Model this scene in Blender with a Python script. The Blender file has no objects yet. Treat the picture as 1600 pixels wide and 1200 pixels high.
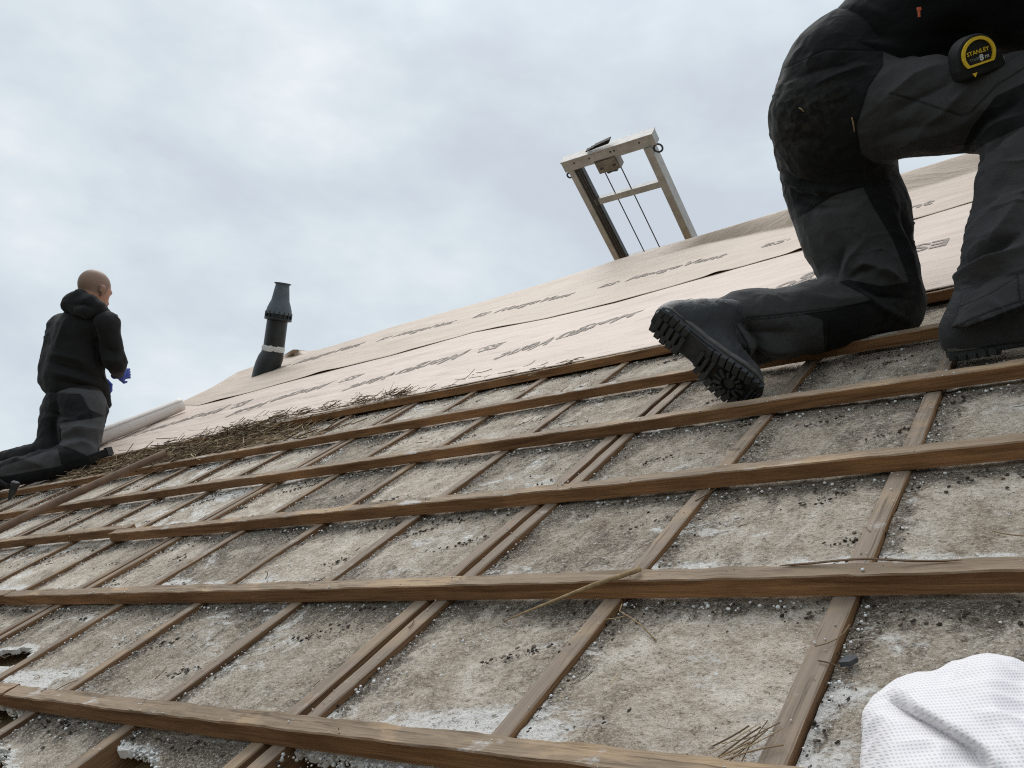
import bpy, bmesh, math, random
import numpy as np
from mathutils import Vector, Matrix, Euler, Quaternion

random.seed(7); rng = np.random.default_rng(7)
SC = bpy.context.scene
COL = SC.collection
R = math.radians
PITCH = R(37.0)
H = 0.52            # height of the camera above the rafter tops, metres
BASE = 6.0          # lifts the roof above the ground
# camera axes in roof coordinates (u along the battens, v up the slope, n off the roof)
CR = np.array([[0.793104487, 0.522164463, -0.313575424],
               [-0.153432634, -0.326950458, -0.932502989],
               [-0.589443551, 0.787685008, -0.179188806]])
FPX = 1373.94
ROT = Matrix.Rotation(PITCH, 4, 'X')

# ------------------------------------------------------------------ camera
cam = bpy.data.cameras.new('camera'); co = bpy.data.objects.new('camera', cam); COL.objects.link(co)
m = Matrix(((CR[0][0], -CR[1][0], -CR[2][0], 0), (CR[0][1], -CR[1][1], -CR[2][1], 0), (CR[0][2], -CR[1][2], -CR[2][2], H), (0, 0, 0, 1)))
co.matrix_world = Matrix.Translation((0, 0, BASE)) @ ROT @ m
cam.sensor_width = 36; cam.lens = FPX / 1600 * 36; cam.clip_end = 5000; cam.clip_start = 0.02
SC.camera = co

# ------------------------------------------------------------------ world
SUN_EL, SUN_AZ = R(62), R(-60)
w = bpy.data.worlds.new('World'); SC.world = w; w.use_nodes = True
nt = w.node_tree; N = nt.nodes; L = nt.links
for n_ in list(N): N.remove(n_)
def nd(t, **k):
    n_ = N.new(t)
    for a, b in k.items(): setattr(n_, a, b)
    return n_
out = nd('ShaderNodeOutputWorld'); bg = nd('ShaderNodeBackground')
sky = nd('ShaderNodeTexSky', sky_type='NISHITA'); sky.sun_disc = False; sky.sun_elevation = SUN_EL; sky.sun_rotation = SUN_AZ
sky.air_density = 1.0; sky.dust_density = 2.0
tc = nd('ShaderNodeTexCoord'); sep = nd('ShaderNodeSeparateXYZ'); L.new(tc.outputs['Generated'], sep.inputs[0])
mp = nd('ShaderNodeMapping'); mp.inputs['Scale'].default_value = (1, 1, 2.0); mp.inputs['Location'].default_value = (3.1, 0.4, 1.7)
L.new(tc.outputs['Generated'], mp.inputs[0])
n1 = nd('ShaderNodeTexNoise'); n1.inputs['Scale'].default_value = 3.2; n1.inputs['Detail'].default_value = 7; n1.inputs['Roughness'].default_value = 0.5; n1.inputs['Distortion'].default_value = 0.25
L.new(mp.outputs[0], n1.inputs['Vector'])
n2 = nd('ShaderNodeTexNoise'); n2.inputs['Scale'].default_value = 9; n2.inputs['Detail'].default_value = 8; n2.inputs['Roughness'].default_value = 0.55
L.new(mp.outputs[0], n2.inputs['Vector'])
mixn = nd('ShaderNodeMix', data_type='FLOAT'); mixn.inputs[0].default_value = 0.34
L.new(n1.outputs['Fac'], mixn.inputs[2]); L.new(n2.outputs['Fac'], mixn.inputs[3])
rp = nd('ShaderNodeValToRGB'); e = rp.color_ramp.elements
e[0].position = 0.36; e[0].color = (0.575, 0.635, 0.705, 1)
e[1].position = 0.66; e[1].color = (0.83, 0.87, 0.905, 1)
x = e.new(0.47); x.color = (0.635, 0.705, 0.765, 1)
x = e.new(0.56); x.color = (0.705, 0.775, 0.82, 1)
L.new(mixn.outputs[0], rp.inputs[0])
# the overcast brightens towards the zenith
gr = nd('ShaderNodeMapRange'); gr.inputs[1].default_value = 0.62; gr.inputs[2].default_value = 1.0; gr.inputs[3].default_value = 1.0; gr.inputs[4].default_value = 1.7
L.new(sep.outputs[2], gr.inputs[0])
cm = nd('ShaderNodeMix', data_type='RGBA', blend_type='MULTIPLY'); cm.inputs[0].default_value = 1
L.new(rp.outputs[0], cm.inputs[6]); L.new(gr.outputs[0], cm.inputs[7])
bg2 = nd('ShaderNodeBackground'); bg2.inputs[1].default_value = 0.90; L.new(cm.outputs[2], bg2.inputs[0])
bg.inputs[1].default_value = 0.06; L.new(sky.outputs[0], bg.inputs[0])
ms = nd('ShaderNodeMixShader'); ms.inputs[0].default_value = 0.94
L.new(bg.outputs[0], ms.inputs[1]); L.new(bg2.outputs[0], ms.inputs[2]); L.new(ms.outputs[0], out.inputs[0])

sun = bpy.data.lights.new('sun', 'SUN'); so = bpy.data.objects.new('sun', sun); COL.objects.link(so)
sun.energy = 1.6; sun.angle = R(35); sun.color = (1.0, 0.965, 0.92)
sd = Vector((math.sin(SUN_AZ) * math.cos(SUN_EL), math.cos(SUN_AZ) * math.cos(SUN_EL), math.sin(SUN_EL)))
so.rotation_euler = sd.to_track_quat('Z', 'Y').to_euler()

SC.view_settings.view_transform = 'Standard'; SC.view_settings.look = 'None'; SC.view_settings.gamma = 1; SC.view_settings.exposure = 0.24
SC.view_settings.use_curve_mapping = False
SC.cycles.use_denoising = False; SC.cycles.filter_width = 1.15; SC.cycles.max_bounces = 6; SC.cycles.use_adaptive_sampling = False

# ------------------------------------------------------------------ small maths
def P(px, py, z):                                  # a point z metres out along the sight line of a photo pixel
    x = np.array([(px - 800) / FPX * z, (py - 600) / FPX * z, z])
    return CR.T @ x + np.array([0, 0, H])
def on(px, py, n=0.0):                             # where a photo pixel meets the plane n above the rafter tops
    d = CR.T @ np.array([(px - 800) / FPX, (py - 600) / FPX, 1.0])
    return np.array([0, 0, H]) + d * ((n - H) / d[2])
def C2R(v): return CR.T @ np.array(v, float)       # direction: camera -> roof
def proj(V):
    x = (np.asarray(V) - np.array([0, 0, H])) @ CR.T
    return 800 + FPX * x[:, 0] / x[:, 2], 600 + FPX * x[:, 1] / x[:, 2], x[:, 2]
UPW = np.array([0, math.sin(PITCH), math.cos(PITCH)])   # world up, in roof coordinates

def hsh(ix, iy, iz, s):
    n = (ix * 374761393 + iy * 668265263 + iz * 2147483647 + s * 974634541) & 0xffffffff
    n = ((n ^ (n >> 13)) * 1274126177) & 0xffffffff
    return ((n ^ (n >> 16)) & 0xffff) / 65535.0
def vnoise(V, sc, seed=0):
    p = np.asarray(V, float) * sc
    i = np.floor(p).astype(np.int64); f = p - i; f = f * f * (3 - 2 * f); r = 0
    for a in (0, 1):
        for b in (0, 1):
            for c in (0, 1):
                wgt = (f[:, 0] if a else 1 - f[:, 0]) * (f[:, 1] if b else 1 - f[:, 1]) * (f[:, 2] if c else 1 - f[:, 2])
                r = r + wgt * hsh(i[:, 0] + a, i[:, 1] + b, i[:, 2] + c, seed)
    return r * 2 - 1
def fbm(V, sc, oct=3, seed=0):
    r = 0; a = 1.0
    for o in range(oct): r = r + a * vnoise(V, sc * 2 ** o, seed + o); a *= 0.5
    return r
def v3(u, v, n): return np.stack(np.broadcast_arrays(np.asarray(u, float), np.asarray(v, float), np.asarray(n, float)), -1)

# ------------------------------------------------------------------ objects
def link(o, parent=None):
    COL.objects.link(o)
    if parent is not None: o.parent = parent
    return o
def tag(o, label=None, cat=None, group=None, kind=None):
    if label: o['label'] = label
    if cat: o['category'] = cat
    if group: o['group'] = group
    if kind: o['kind'] = kind
    return o
def place(o, r0):
    o.rotation_mode = 'XYZ'; o.rotation_euler = (PITCH, 0, 0)
    o.location = Matrix.Translation((0, 0, BASE)) @ ROT @ Vector(r0)
def thing(name, r0, label, cat, group=None):
    o = bpy.data.objects.new(name, None); o.empty_display_size = 0.1; link(o); place(o, r0); o['r0'] = [float(a) for a in r0]
    return tag(o, label, cat, group)
def r0of(o):
    while o.parent is not None: o = o.parent
    return np.array(o['r0'])
def build(name, V, F, mat, parent=None, r0=None, smooth=False, attrs=None):
    """V in roof coordinates; becomes local to its thing"""
    V = np.asarray(V, float)
    if parent is not None: r = r0of(parent)
    else: r = np.array(r0 if r0 is not None else V.mean(0))
    me = bpy.data.meshes.new(name); me.from_pydata((V - r).tolist(), [], [list(map(int, f)) for f in F]); me.update()
    if smooth: me.polygons.foreach_set('use_smooth', [True] * len(me.polygons))
    mats = mat if isinstance(mat, (list, tuple)) else [mat]
    for q in mats: me.materials.append(q)
    if attrs:
        for k, d in attrs.items():
            a = me.attributes.new(k, 'FLOAT', 'POINT'); a.data.foreach_set('value', np.asarray(d, np.float32))
    o = bpy.data.objects.new(name, me); link(o, parent)
    if parent is None:
        place(o, r); o['r0'] = [float(a) for a in r]
    return o
class MB:
    def __init__(s): s.V = []; s.F = []; s.A = []
    def add(s, V, F, a=0.0):
        b = len(s.V); s.V += [tuple(x) for x in V]; s.F += [[i + b for i in f] for f in F]; s.A += [a] * len(V)
    def box(s, c, X, Y, Z, hx, hy, hz, a=0.0, ch=0.0):
        c, X, Y, Z = map(lambda q: np.array(q, float), (c, X, Y, Z))
        if ch:                                              # chamfered along X
            pr = [(-hy + ch, -hz), (hy - ch, -hz), (hy, -hz + ch), (hy, hz - ch), (hy - ch, hz), (-hy + ch, hz), (-hy, hz - ch), (-hy, -hz + ch)]
        else: pr = [(-hy, -hz), (hy, -hz), (hy, hz), (-hy, hz)]
        k = len(pr)
        V = [c - X * hx + Y * p[0] + Z * p[1] for p in pr] + [c + X * hx + Y * p[0] + Z * p[1] for p in pr]
        F = [[i, (i + 1) % k, (i + 1) % k + k, i + k] for i in range(k)] + [list(range(k))[::-1], list(range(k, 2 * k))]
        s.add(V, F, a)
    def tube(s, pts, rad, seg=8, a=0.0, cap=True):
        pts = [np.array(p, float) for p in pts]; n = len(pts)
        rad = [rad] * n if np.isscalar(rad) else rad
        V = []; x = None
        for i, p in enumerate(pts):
            t = pts[min(i + 1, n - 1)] - pts[max(i - 1, 0)]; t = t / (np.linalg.norm(t) + 1e-12)
            if x is None: x = np.eye(3)[int(np.argmin(np.abs(t)))]
            x = x - t * (x @ t)
            x /= np.linalg.norm(x); y = np.cross(t, x)
            for k in range(seg):
                g = 2 * math.pi * k / seg; V.append(p + rad[i] * (x * math.cos(g) + y * math.sin(g)))
        F = [[i * seg + k, i * seg + (k + 1) % seg, (i + 1) * seg + (k + 1) % seg, (i + 1) * seg + k] for i in range(n - 1) for k in range(seg)]
        if cap: F += [list(range(seg))[::-1], list(range((n - 1) * seg, n * seg))]
        s.add(V, F, a)
    def lathe(s, o, ax, prof, seg=32, a=0.0):
        o = np.array(o, float); ax = np.array(ax, float); ax /= np.linalg.norm(ax)
        x = np.cross(ax, [0.2, 0.9, 0.3]); x /= np.linalg.norm(x); y = np.cross(ax, x)
        V = [o + ax * h + r * (x * math.cos(2 * math.pi * k / seg) + y * math.sin(2 * math.pi * k / seg)) for (r, h) in prof for k in range(seg)]
        n = len(prof)
        F = [[i * seg + k, i * seg + (k + 1) % seg, (i + 1) * seg + (k + 1) % seg, (i + 1) * seg + k] for i in range(n - 1) for k in range(seg)]
        F += [list(range(seg))[::-1], list(range((n - 1) * seg, n * seg))]
        s.add(V, F, a)
    def prism(s, c, X, Y, Z, poly, h0, h1, a=0.0):
        c, X, Y, Z = map(lambda q: np.array(q, float), (c, X, Y, Z)); k = len(poly)
        V = [c + X * p[0] + Y * p[1] + Z * h0 for p in poly] + [c + X * p[0] + Y * p[1] + Z * h1 for p in poly]
        F = [[i, (i + 1) % k, (i + 1) % k + k, i + k] for i in range(k)] + [list(range(k))[::-1], list(range(k, 2 * k))]
        s.add(V, F, a)
    def build(s, name, mat, parent=None, r0=None, smooth=False, attr=None):
        return build(name, s.V, s.F, mat, parent, r0, smooth, {attr: s.A} if attr else None)

# ------------------------------------------------------------------ materials
class Mat:
    def __init__(s, name, rough=0.8, spec=0.3):
        s.m = bpy.data.materials.new(name); s.m.use_nodes = True; s.t = s.m.node_tree
        s.b = s.t.nodes['Principled BSDF']; s.b.inputs['Roughness'].default_value = rough
        s.b.inputs['Specular IOR Level'].default_value = spec
        s.tc = s.t.nodes.new('ShaderNodeTexCoord')
    def n(s, t, **k):
        q = s.t.nodes.new(t)
        for a, b in k.items(): setattr(q, a, b)
        return q
    def lk(s, a, b): s.t.links.new(a, b)
    def noise(s, scale, detail=4, rough=0.55, stretch=(1, 1, 1), dist=0.0, rot=(0, 0, 0), off=(0, 0, 0)):
        mp = s.n('ShaderNodeMapping'); mp.inputs['Scale'].default_value = stretch; mp.inputs['Rotation'].default_value = rot; mp.inputs['Location'].default_value = off
        s.lk(s.tc.outputs['Object'], mp.inputs[0]); q = s.n('ShaderNodeTexNoise')
        q.inputs['Scale'].default_value = scale; q.inputs['Detail'].default_value = detail; q.inputs['Roughness'].default_value = rough; q.inputs['Distortion'].default_value = dist
        s.lk(mp.outputs[0], q.inputs['Vector']); return q.outputs['Fac']
    def ramp(s, fac, stops):
        q = s.n('ShaderNodeValToRGB'); el = q.color_ramp.elements
        while len(el) < len(stops): el.new(0.5)
        for i, (p, c) in enumerate(stops):
            el[i].position = p; el[i].color = (*c, 1) if not np.isscalar(c) else (c, c, c, 1)
        s.lk(fac, q.inputs[0]); return q.outputs[0]
    def mix(s, fac, a, b, mode='MIX'):
        q = s.n('ShaderNodeMix', data_type='RGBA', blend_type=mode)
        for i, v in ((0, fac), (6, a), (7, b)):
            if isinstance(v, bpy.types.NodeSocket): s.lk(v, q.inputs[i])
            else: q.inputs[i].default_value = v if np.isscalar(v) else (*v, 1)
        return q.outputs[2]
    def math(s, op, a, b=0.0, c=0.0):
        q = s.n('ShaderNodeMath', operation=op)
        for i, v in enumerate((a, b, c)):
            if isinstance(v, bpy.types.NodeSocket): s.lk(v, q.inputs[i])
            else: q.inputs[i].default_value = v
        return q.outputs[0]
    def attr(s, name): return s.n('ShaderNodeAttribute', attribute_name=name).outputs['Fac']
    def step(s, v, a, b):
        q = s.n('ShaderNodeMapRange'); q.inputs[1].default_value = a; q.inputs[2].default_value = b; s.lk(v, q.inputs[0]); return q.outputs[0]
    def col(s, c):
        if isinstance(c, bpy.types.NodeSocket): s.lk(c, s.b.inputs['Base Color'])
        else: s.b.inputs['Base Color'].default_value = (*c, 1)
    def bump(s, h, dist=0.002, strength=1.0):
        q = s.n('ShaderNodeBump'); q.inputs['Distance'].default_value = dist; q.inputs['Strength'].default_value = strength
        s.lk(h, q.inputs['Height']); s.lk(q.outputs[0], s.b.inputs['Normal']); return q
def simple(name, c, rough=0.6, spec=0.3, var=0.25, sc=30, metal=0.0, bump=0.0):
    M = Mat(name, rough, spec); f = M.noise(sc, 5)
    M.col(M.ramp(f, [(0.3, tuple(np.array(c) * (1 - var))), (0.7, tuple(np.array(c) * (1 + var)))])); M.b.inputs['Metallic'].default_value = metal
    if bump: M.bump(f, bump)
    return M.m

def wood_mat(name, base, dark, grey, axis=(0.05, 1, 1), greyamt=1.0, worn=0.7):
    M = Mat(name, 0.75, 0.25)
    g = M.noise(170, 3, 0.6, axis, 0.6); g2 = M.noise(28, 4, 0.6, (axis[0] * 2.2, axis[1], axis[2]), 1.2); big = M.noise(5, 3, 0.5)
    c = M.ramp(g2, [(0.25, dark), (0.5, base), (0.8, tuple(np.array(base) * 1.3))])
    c = M.mix(M.math('MULTIPLY', M.step(g, 0.45, 0.75), 0.55), c, tuple(np.array(dark) * 0.8))
    c = M.mix(M.math('MULTIPLY', M.step(big, 0.5, 0.75), 0.5), c, tuple(np.array(dark) * 0.75))
    c = M.mix(M.step(M.noise(1.3, 3, 0.5, (1, 1, 1), 0, off=(5, 3, 1)), 0.42, 0.6), c, M.mix(1.0, c, (0.72, 0.74, 0.78), 'MULTIPLY'))
    # weathered upper face: grey, with worn orange and dusty patches
    sepn = M.n('ShaderNodeSeparateXYZ'); M.lk(M.tc.outputs['Normal'], sepn.inputs[0])
    top = M.step(sepn.outputs[2], 0.45, 0.85)
    w1 = M.noise(14, 5, 0.65, (axis[0] * 4, axis[1], axis[2]), 0.5, off=(3, 1, 0)); w2 = M.noise(9, 5, 0.6, (0.6, 1, 1), 0.4, off=(9, 2, 1))
    gcol = M.mix(M.step(w1, 0.35, 0.7), tuple(np.array(grey) * 0.62), grey)
    gcol = M.mix(M.math('MULTIPLY', M.step(w2, 0.53, 0.63), worn), gcol, (0.42, 0.285, 0.165))
    w3 = M.noise(11, 6, 0.7, (0.7, 1, 1), 0.3, off=(1, 7, 4))
    gcol = M.mix(M.math('MULTIPLY', M.step(w3, 0.59, 0.66), worn), gcol, (0.55, 0.53, 0.50))
    gcol = M.mix(M.math('MULTIPLY', M.step(g, 0.56, 0.7), 0.65), gcol, (0.05, 0.035, 0.025))
    M.col(M.mix(M.math('MULTIPLY', top, greyamt), c, gcol))
    h = M.math('ADD', g, M.math('MULTIPLY', g2, 0.7)); M.bump(h, 0.0022, 0.8)
    return M.m
WOOD = wood_mat('batten_wood', (0.300, 0.152, 0.068), (0.125, 0.060, 0.027), (0.315, 0.228, 0.152))
RAFT = wood_mat('rafter_wood', (0.28, 0.155, 0.075), (0.14, 0.074, 0.037), (0.29, 0.222, 0.165), (1, 0.05, 1), 1.0, 0.35)
PLANK = wood_mat('plank_wood', (0.33, 0.22, 0.11), (0.17, 0.10, 0.05), (0.33, 0.24, 0.13), (1, 0.05, 1), 0.9)

def board_mat():
    M = Mat('insulation_board_face', 0.92, 0.15)
    big = M.noise(3.2, 4, 0.6); mid = M.noise(15, 7, 0.72, (0.8, 0.6, 1), 0.9, (0, 0, 0.35)); fine = M.noise(150, 6, 0.8); gr = M.noise(430, 3, 0.75); strk = M.noise(60, 6, 0.75, (0.55, 1, 1), 0.8, (0, 0, 0.3))
    c = M.ramp(mid, [(0.32, (0.29, 0.235, 0.178)), (0.44, (0.47, 0.40, 0.322)), (0.56, (0.60, 0.53, 0.447)), (0.68, (0.73, 0.67, 0.595))])
    c = M.mix(M.step(big, 0.42, 0.60), M.mix(1.0, c, (0.80, 0.785, 0.76), 'MULTIPLY'), c)
    c = M.mix(M.math('MULTIPLY', M.step(strk, 0.48, 0.62), 0.45), c, M.mix(1.0, c, (0.50, 0.45, 0.39), 'MULTIPLY'))
    c = M.mix(M.attr('cell'), M.mix(1.0, c, (1.22, 1.22, 1.22), 'MULTIPLY'), M.mix(1.0, c, (0.62, 0.60, 0.57), 'MULTIPLY'))
    # brown weathering and grime, plus shade painted in below the battens
    dirt_shade = M.attr('dirt_shade'); dn = M.noise(30, 8, 0.78, (1, 0.6, 1), 0.6, (0, 0, 0.4), (4, 4, 0))
    dm = M.step(M.math('ADD', dn, M.math('MULTIPLY', dirt_shade, 0.27)), 0.565, 0.70)
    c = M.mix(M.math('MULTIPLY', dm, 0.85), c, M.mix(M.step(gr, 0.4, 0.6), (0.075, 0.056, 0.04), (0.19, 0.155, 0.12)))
    # bared white polystyrene
    wh = M.attr('white'); wn = M.noise(7.0, 8, 0.74, (0.7, 0.8, 1), 1.2, (0, 0, 0.4), (2, 5, 0))
    wv = M.math('ADD', M.math('ADD', M.math('MULTIPLY', wn, 0.70), M.math('MULTIPLY', strk, 0.30)), M.math('MULTIPLY', wh, 0.15))
    wm = M.step(wv, 0.553, 0.625)
    c = M.mix(M.math('MULTIPLY', wm, 0.88), c, (0.84, 0.825, 0.79))
    c = M.mix(M.math('MULTIPLY', M.step(fine, 0.51, 0.60), 0.45), c, M.mix(1.0, c, (0.46, 0.41, 0.36), 'MULTIPLY'))
    fk = M.noise(230, 4, 0.7, (0.7, 1, 1), 0.5, (0, 0, 0.5), (7, 1, 3)); fk2 = M.noise(90, 7, 0.82, (1, 0.7, 1), 0.8, (0, 0, -0.4), (1, 8, 2))
    c = M.mix(M.math('MULTIPLY', M.step(fk, 0.57, 0.61), 0.70), c, M.mix(1.0, c, (0.34, 0.29, 0.24), 'MULTIPLY'))
    c = M.mix(M.math('MULTIPLY', M.step(fk2, 0.585, 0.62), 0.60), c, M.mix(1.0, c, (0.38, 0.33, 0.28), 'MULTIPLY'))
    c = M.mix(M.math('MULTIPLY', M.step(fk, 0.43, 0.39), 0.5), c, (0.74, 0.69, 0.61))
    c = M.mix(M.math('MULTIPLY', M.step(gr, 0.58, 0.62), 0.55), c, (0.75, 0.72, 0.66))
    M.col(c)
    M.bump(M.math('ADD', M.math('MULTIPLY', fine, 1.0), M.math('ADD', M.math('MULTIPLY', strk, 0.9), M.math('MULTIPLY', gr, 0.35))), 0.006, 0.9)
    return M.m
BOARD = board_mat()
def eps_mat():
    M = Mat('polystyrene', 0.75, 0.35); v = M.n('ShaderNodeTexVoronoi'); v.inputs['Scale'].default_value = 260; M.lk(M.tc.outputs['Object'], v.inputs['Vector'])
    M.col(M.mix(M.step(M.noise(40, 4), 0.45, 0.8), (0.66, 0.655, 0.64), (0.40, 0.37, 0.33))); M.bump(v.outputs['Distance'], 0.002, -1.0); return M.m
EPS = eps_mat()

def membrane_mat(name, c, dark, dash=None):
    M = Mat(name, 0.62, 0.3)
    a = M.noise(3, 5, 0.6, (1, 2.2, 1), 0.6); b = M.noise(55, 4, 0.6); st = M.noise(22, 4, 0.6, (0.22, 1, 1), 0.8, (0, 0, 0.25))
    col = M.ramp(a, [(0.3, dark), (0.65, c)])
    col = M.mix(M.math('MULTIPLY', M.step(st, 0.55, 0.75), 0.25), col, tuple(np.array(dark) * 0.8))
    col = M.mix(M.math('MULTIPLY', M.step(M.noise(30, 6, 0.8), 0.68, 0.75), 0.5), col, (0.25, 0.19, 0.14))
    if dash is not None:                                   # short dashes printed along the lower edge
        sp = M.n('ShaderNodeSeparateXYZ'); M.lk(M.tc.outputs['Object'], sp.inputs[0])
        inb = M.math('LESS_THAN', M.math('ABSOLUTE', M.math('SUBTRACT', sp.outputs[1], dash)), 0.0032); on_ = M.math('LESS_THAN', M.math('FRACT', M.math('MULTIPLY', sp.outputs[0], 8.4)), 0.42)
        col = M.mix(M.math('MULTIPLY', M.math('MULTIPLY', inb, on_), 0.8), col, (0.16, 0.13, 0.115))
    M.col(col); M.bump(M.math('ADD', M.math('MULTIPLY', b, 0.25), M.math('ADD', st, M.math('MULTIPLY', M.noise(6, 4, 0.55, (0.35, 1, 1), 1.2, (0, 0, 0.3)), 2.5))), 0.006, 0.8)
    return M.m
MEM1 = membrane_mat('membrane_pale', (0.575, 0.465, 0.388), (0.505, 0.40, 0.33), -0.645)
MEM2 = membrane_mat('membrane_tan', (0.505, 0.402, 0.322), (0.43, 0.338, 0.265))
MEMW = simple('membrane_underside', (0.74, 0.68, 0.63), 0.6, 0.3, 0.05, 6)
INK = simple('printed_ink', (0.25, 0.205, 0.178), 0.7, 0.2, 0.3, 60)

def fabric_mat(name, black, panel, dusty=0.0, rough=0.85, weave=900.0):
    M = Mat(name, rough, 0.18)
    pn = M.attr('panel'); pm = M.step(pn, -0.6, 0.6)
    n1_ = M.noise(12, 5, 0.6); n2_ = M.noise(70, 5, 0.65); wv = M.noise(weave, 2, 0.5)
    c = M.mix(pm, black, panel)
    c = M.mix(M.math('MULTIPLY', M.step(n1_, 0.45, 0.75), 0.35), c, M.mix(1.0, c, (1.6, 1.55, 1.5), 'MULTIPLY'))
    dm = M.math('MULTIPLY', M.attr('dust'), M.step(n2_, 0.40, 0.72))
    c = M.mix(dm, c, (0.075, 0.066, 0.052))
    seam = M.attr('seam'); c = M.mix(M.math('MULTIPLY', seam, 0.75), c, (0.002, 0.002, 0.002))
    M.col(c)
    h = M.math('ADD', M.math('MULTIPLY', M.noise(26, 5, 0.6, (1, 1, 1), 1.0), 1.0), M.math('MULTIPLY', wv, 0.06))
    M.bump(M.math('SUBTRACT', h, M.math('MULTIPLY', seam, 0.5)), 0.006, 0.6)
    M.b.inputs['Sheen Weight'].default_value = 0.06
    return M.m
TROUS = fabric_mat('work_trousers', (0.0068, 0.0069, 0.0078), (0.041, 0.0412, 0.0424))
TROUS2 = fabric_mat('work_trousers_grey', (0.012, 0.0122, 0.0135), (0.056, 0.057, 0.058))
JACK = fabric_mat('black_fleece', (0.004, 0.0042, 0.005), (0.01, 0.01, 0.011))
HOOD = fabric_mat('black_hoodie', (0.0115, 0.0115, 0.012), (0.02, 0.02, 0.02))
LEATH = fabric_mat('boot_leather', (0.028, 0.030, 0.0315), (0.05, 0.052, 0.053), 0, 0.5)
SOLE = simple('boot_rubber', (0.031, 0.0335, 0.0355), 0.6, 0.35, 0.3, 40, bump=0.001)
WELT = simple('boot_welt', (0.085, 0.085, 0.08), 0.6, 0.35, 0.25, 40)
def skin_mat():
    M = Mat('skin', 0.55, 0.35); f = M.noise(60, 5, 0.7); hm = M.step(M.attr('panel'), -0.5, 0.5)
    c = M.ramp(f, [(0.3, (0.33, 0.165, 0.11)), (0.7, (0.45, 0.24, 0.165))])
    c = M.mix(M.math('MULTIPLY', hm, 0.78), c, (0.17, 0.118, 0.084)); M.col(c); M.b.inputs['Subsurface Weight'].default_value = 0.05
    M.b.inputs['Subsurface Radius'].default_value = (0.02, 0.008, 0.004); return M.m
SKIN = skin_mat()
ALU = simple('weathered_aluminium', (0.40, 0.39, 0.375), 0.55, 0.45, 0.16, 22, 0.3, 0.0008)
ALUD = simple('dirty_aluminium', (0.22, 0.195, 0.165), 0.6, 0.5, 0.3, 25, 0.45, 0.0008)
STEEL = simple('dark_steel', (0.06, 0.06, 0.062), 0.45, 0.5, 0.3, 40, 0.7)
ROPE = simple('steel_rope', (0.05, 0.05, 0.055), 0.5, 0.5, 0.3, 200, 0.4)
PVC = simple('black_plastic', (0.016, 0.019, 0.021), 0.42, 0.45, 0.25, 20)
PVCG = simple('faded_grey_plastic', (0.075, 0.092, 0.108), 0.55, 0.4, 0.2, 25)
WHITE = simple('white_tape', (0.6, 0.6, 0.58), 0.6, 0.3, 0.15, 60)
BLACK = simple('black_rubber', (0.012, 0.012, 0.012), 0.7, 0.3, 0.3, 60)
YEL = simple('yellow_plastic', (0.85, 0.56, 0.04), 0.4, 0.45, 0.1, 40)
WHT = simple('white_print', (0.75, 0.75, 0.75), 0.5, 0.3, 0.03, 40)
GLOVE = simple('blue_glove', (0.03, 0.06, 0.30), 0.5, 0.4, 0.2, 60)
POLEM = simple('worn_wood_pole', (0.17, 0.105, 0.068), 0.65, 0.3, 0.3, 22, 0, 0.001)
RED = simple('red_tag', (0.5, 0.09, 0.03), 0.5, 0.3, 0.1, 40)
SLATE = simple('slate_chip', (0.07, 0.075, 0.08), 0.8, 0.3, 0.3, 60)
TWIG = simple('dry_reed', (0.30, 0.21, 0.115), 0.8, 0.2, 0.3, 120)
def attr_ramp(name, stops, rough=0.85):
    M = Mat(name, rough, 0.2); M.col(M.ramp(M.attr('tone'), stops)); return M.m
STRAW = attr_ramp('straw', [(0, (0.05, 0.034, 0.022)), (0.45, (0.155, 0.105, 0.06)), (0.8, (0.30, 0.215, 0.125)), (1, (0.50, 0.40, 0.26))])
CRUMB = attr_ramp('soil_crumb', [(0, (0.016, 0.012, 0.009)), (0.7, (0.06, 0.046, 0.034)), (1, (0.14, 0.11, 0.085))])
BEAD = attr_ramp('polystyrene_bead', [(0, (0.35, 0.32, 0.28)), (0.35, (0.66, 0.655, 0.64)), (1, (0.76, 0.76, 0.755))], 0.6)

# ------------------------------------------------------------------ ground far below
def ground():
    M = Mat('grass_and_soil', 0.95, 0.1); f = M.noise(0.15, 6, 0.6); M.col(M.ramp(f, [(0.35, (0.05, 0.065, 0.025)), (0.6, (0.09, 0.085, 0.05))]))
    me = bpy.data.meshes.new('ground'); s = 2000; me.from_pydata([(-s, -s, 0), (s, -s, 0), (s, s, 0), (-s, s, 0)], [], [[0, 1, 2, 3]]); me.materials.append(M.m)
    tag(link(bpy.data.objects.new('ground', me)), kind='structure')
ground()

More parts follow.
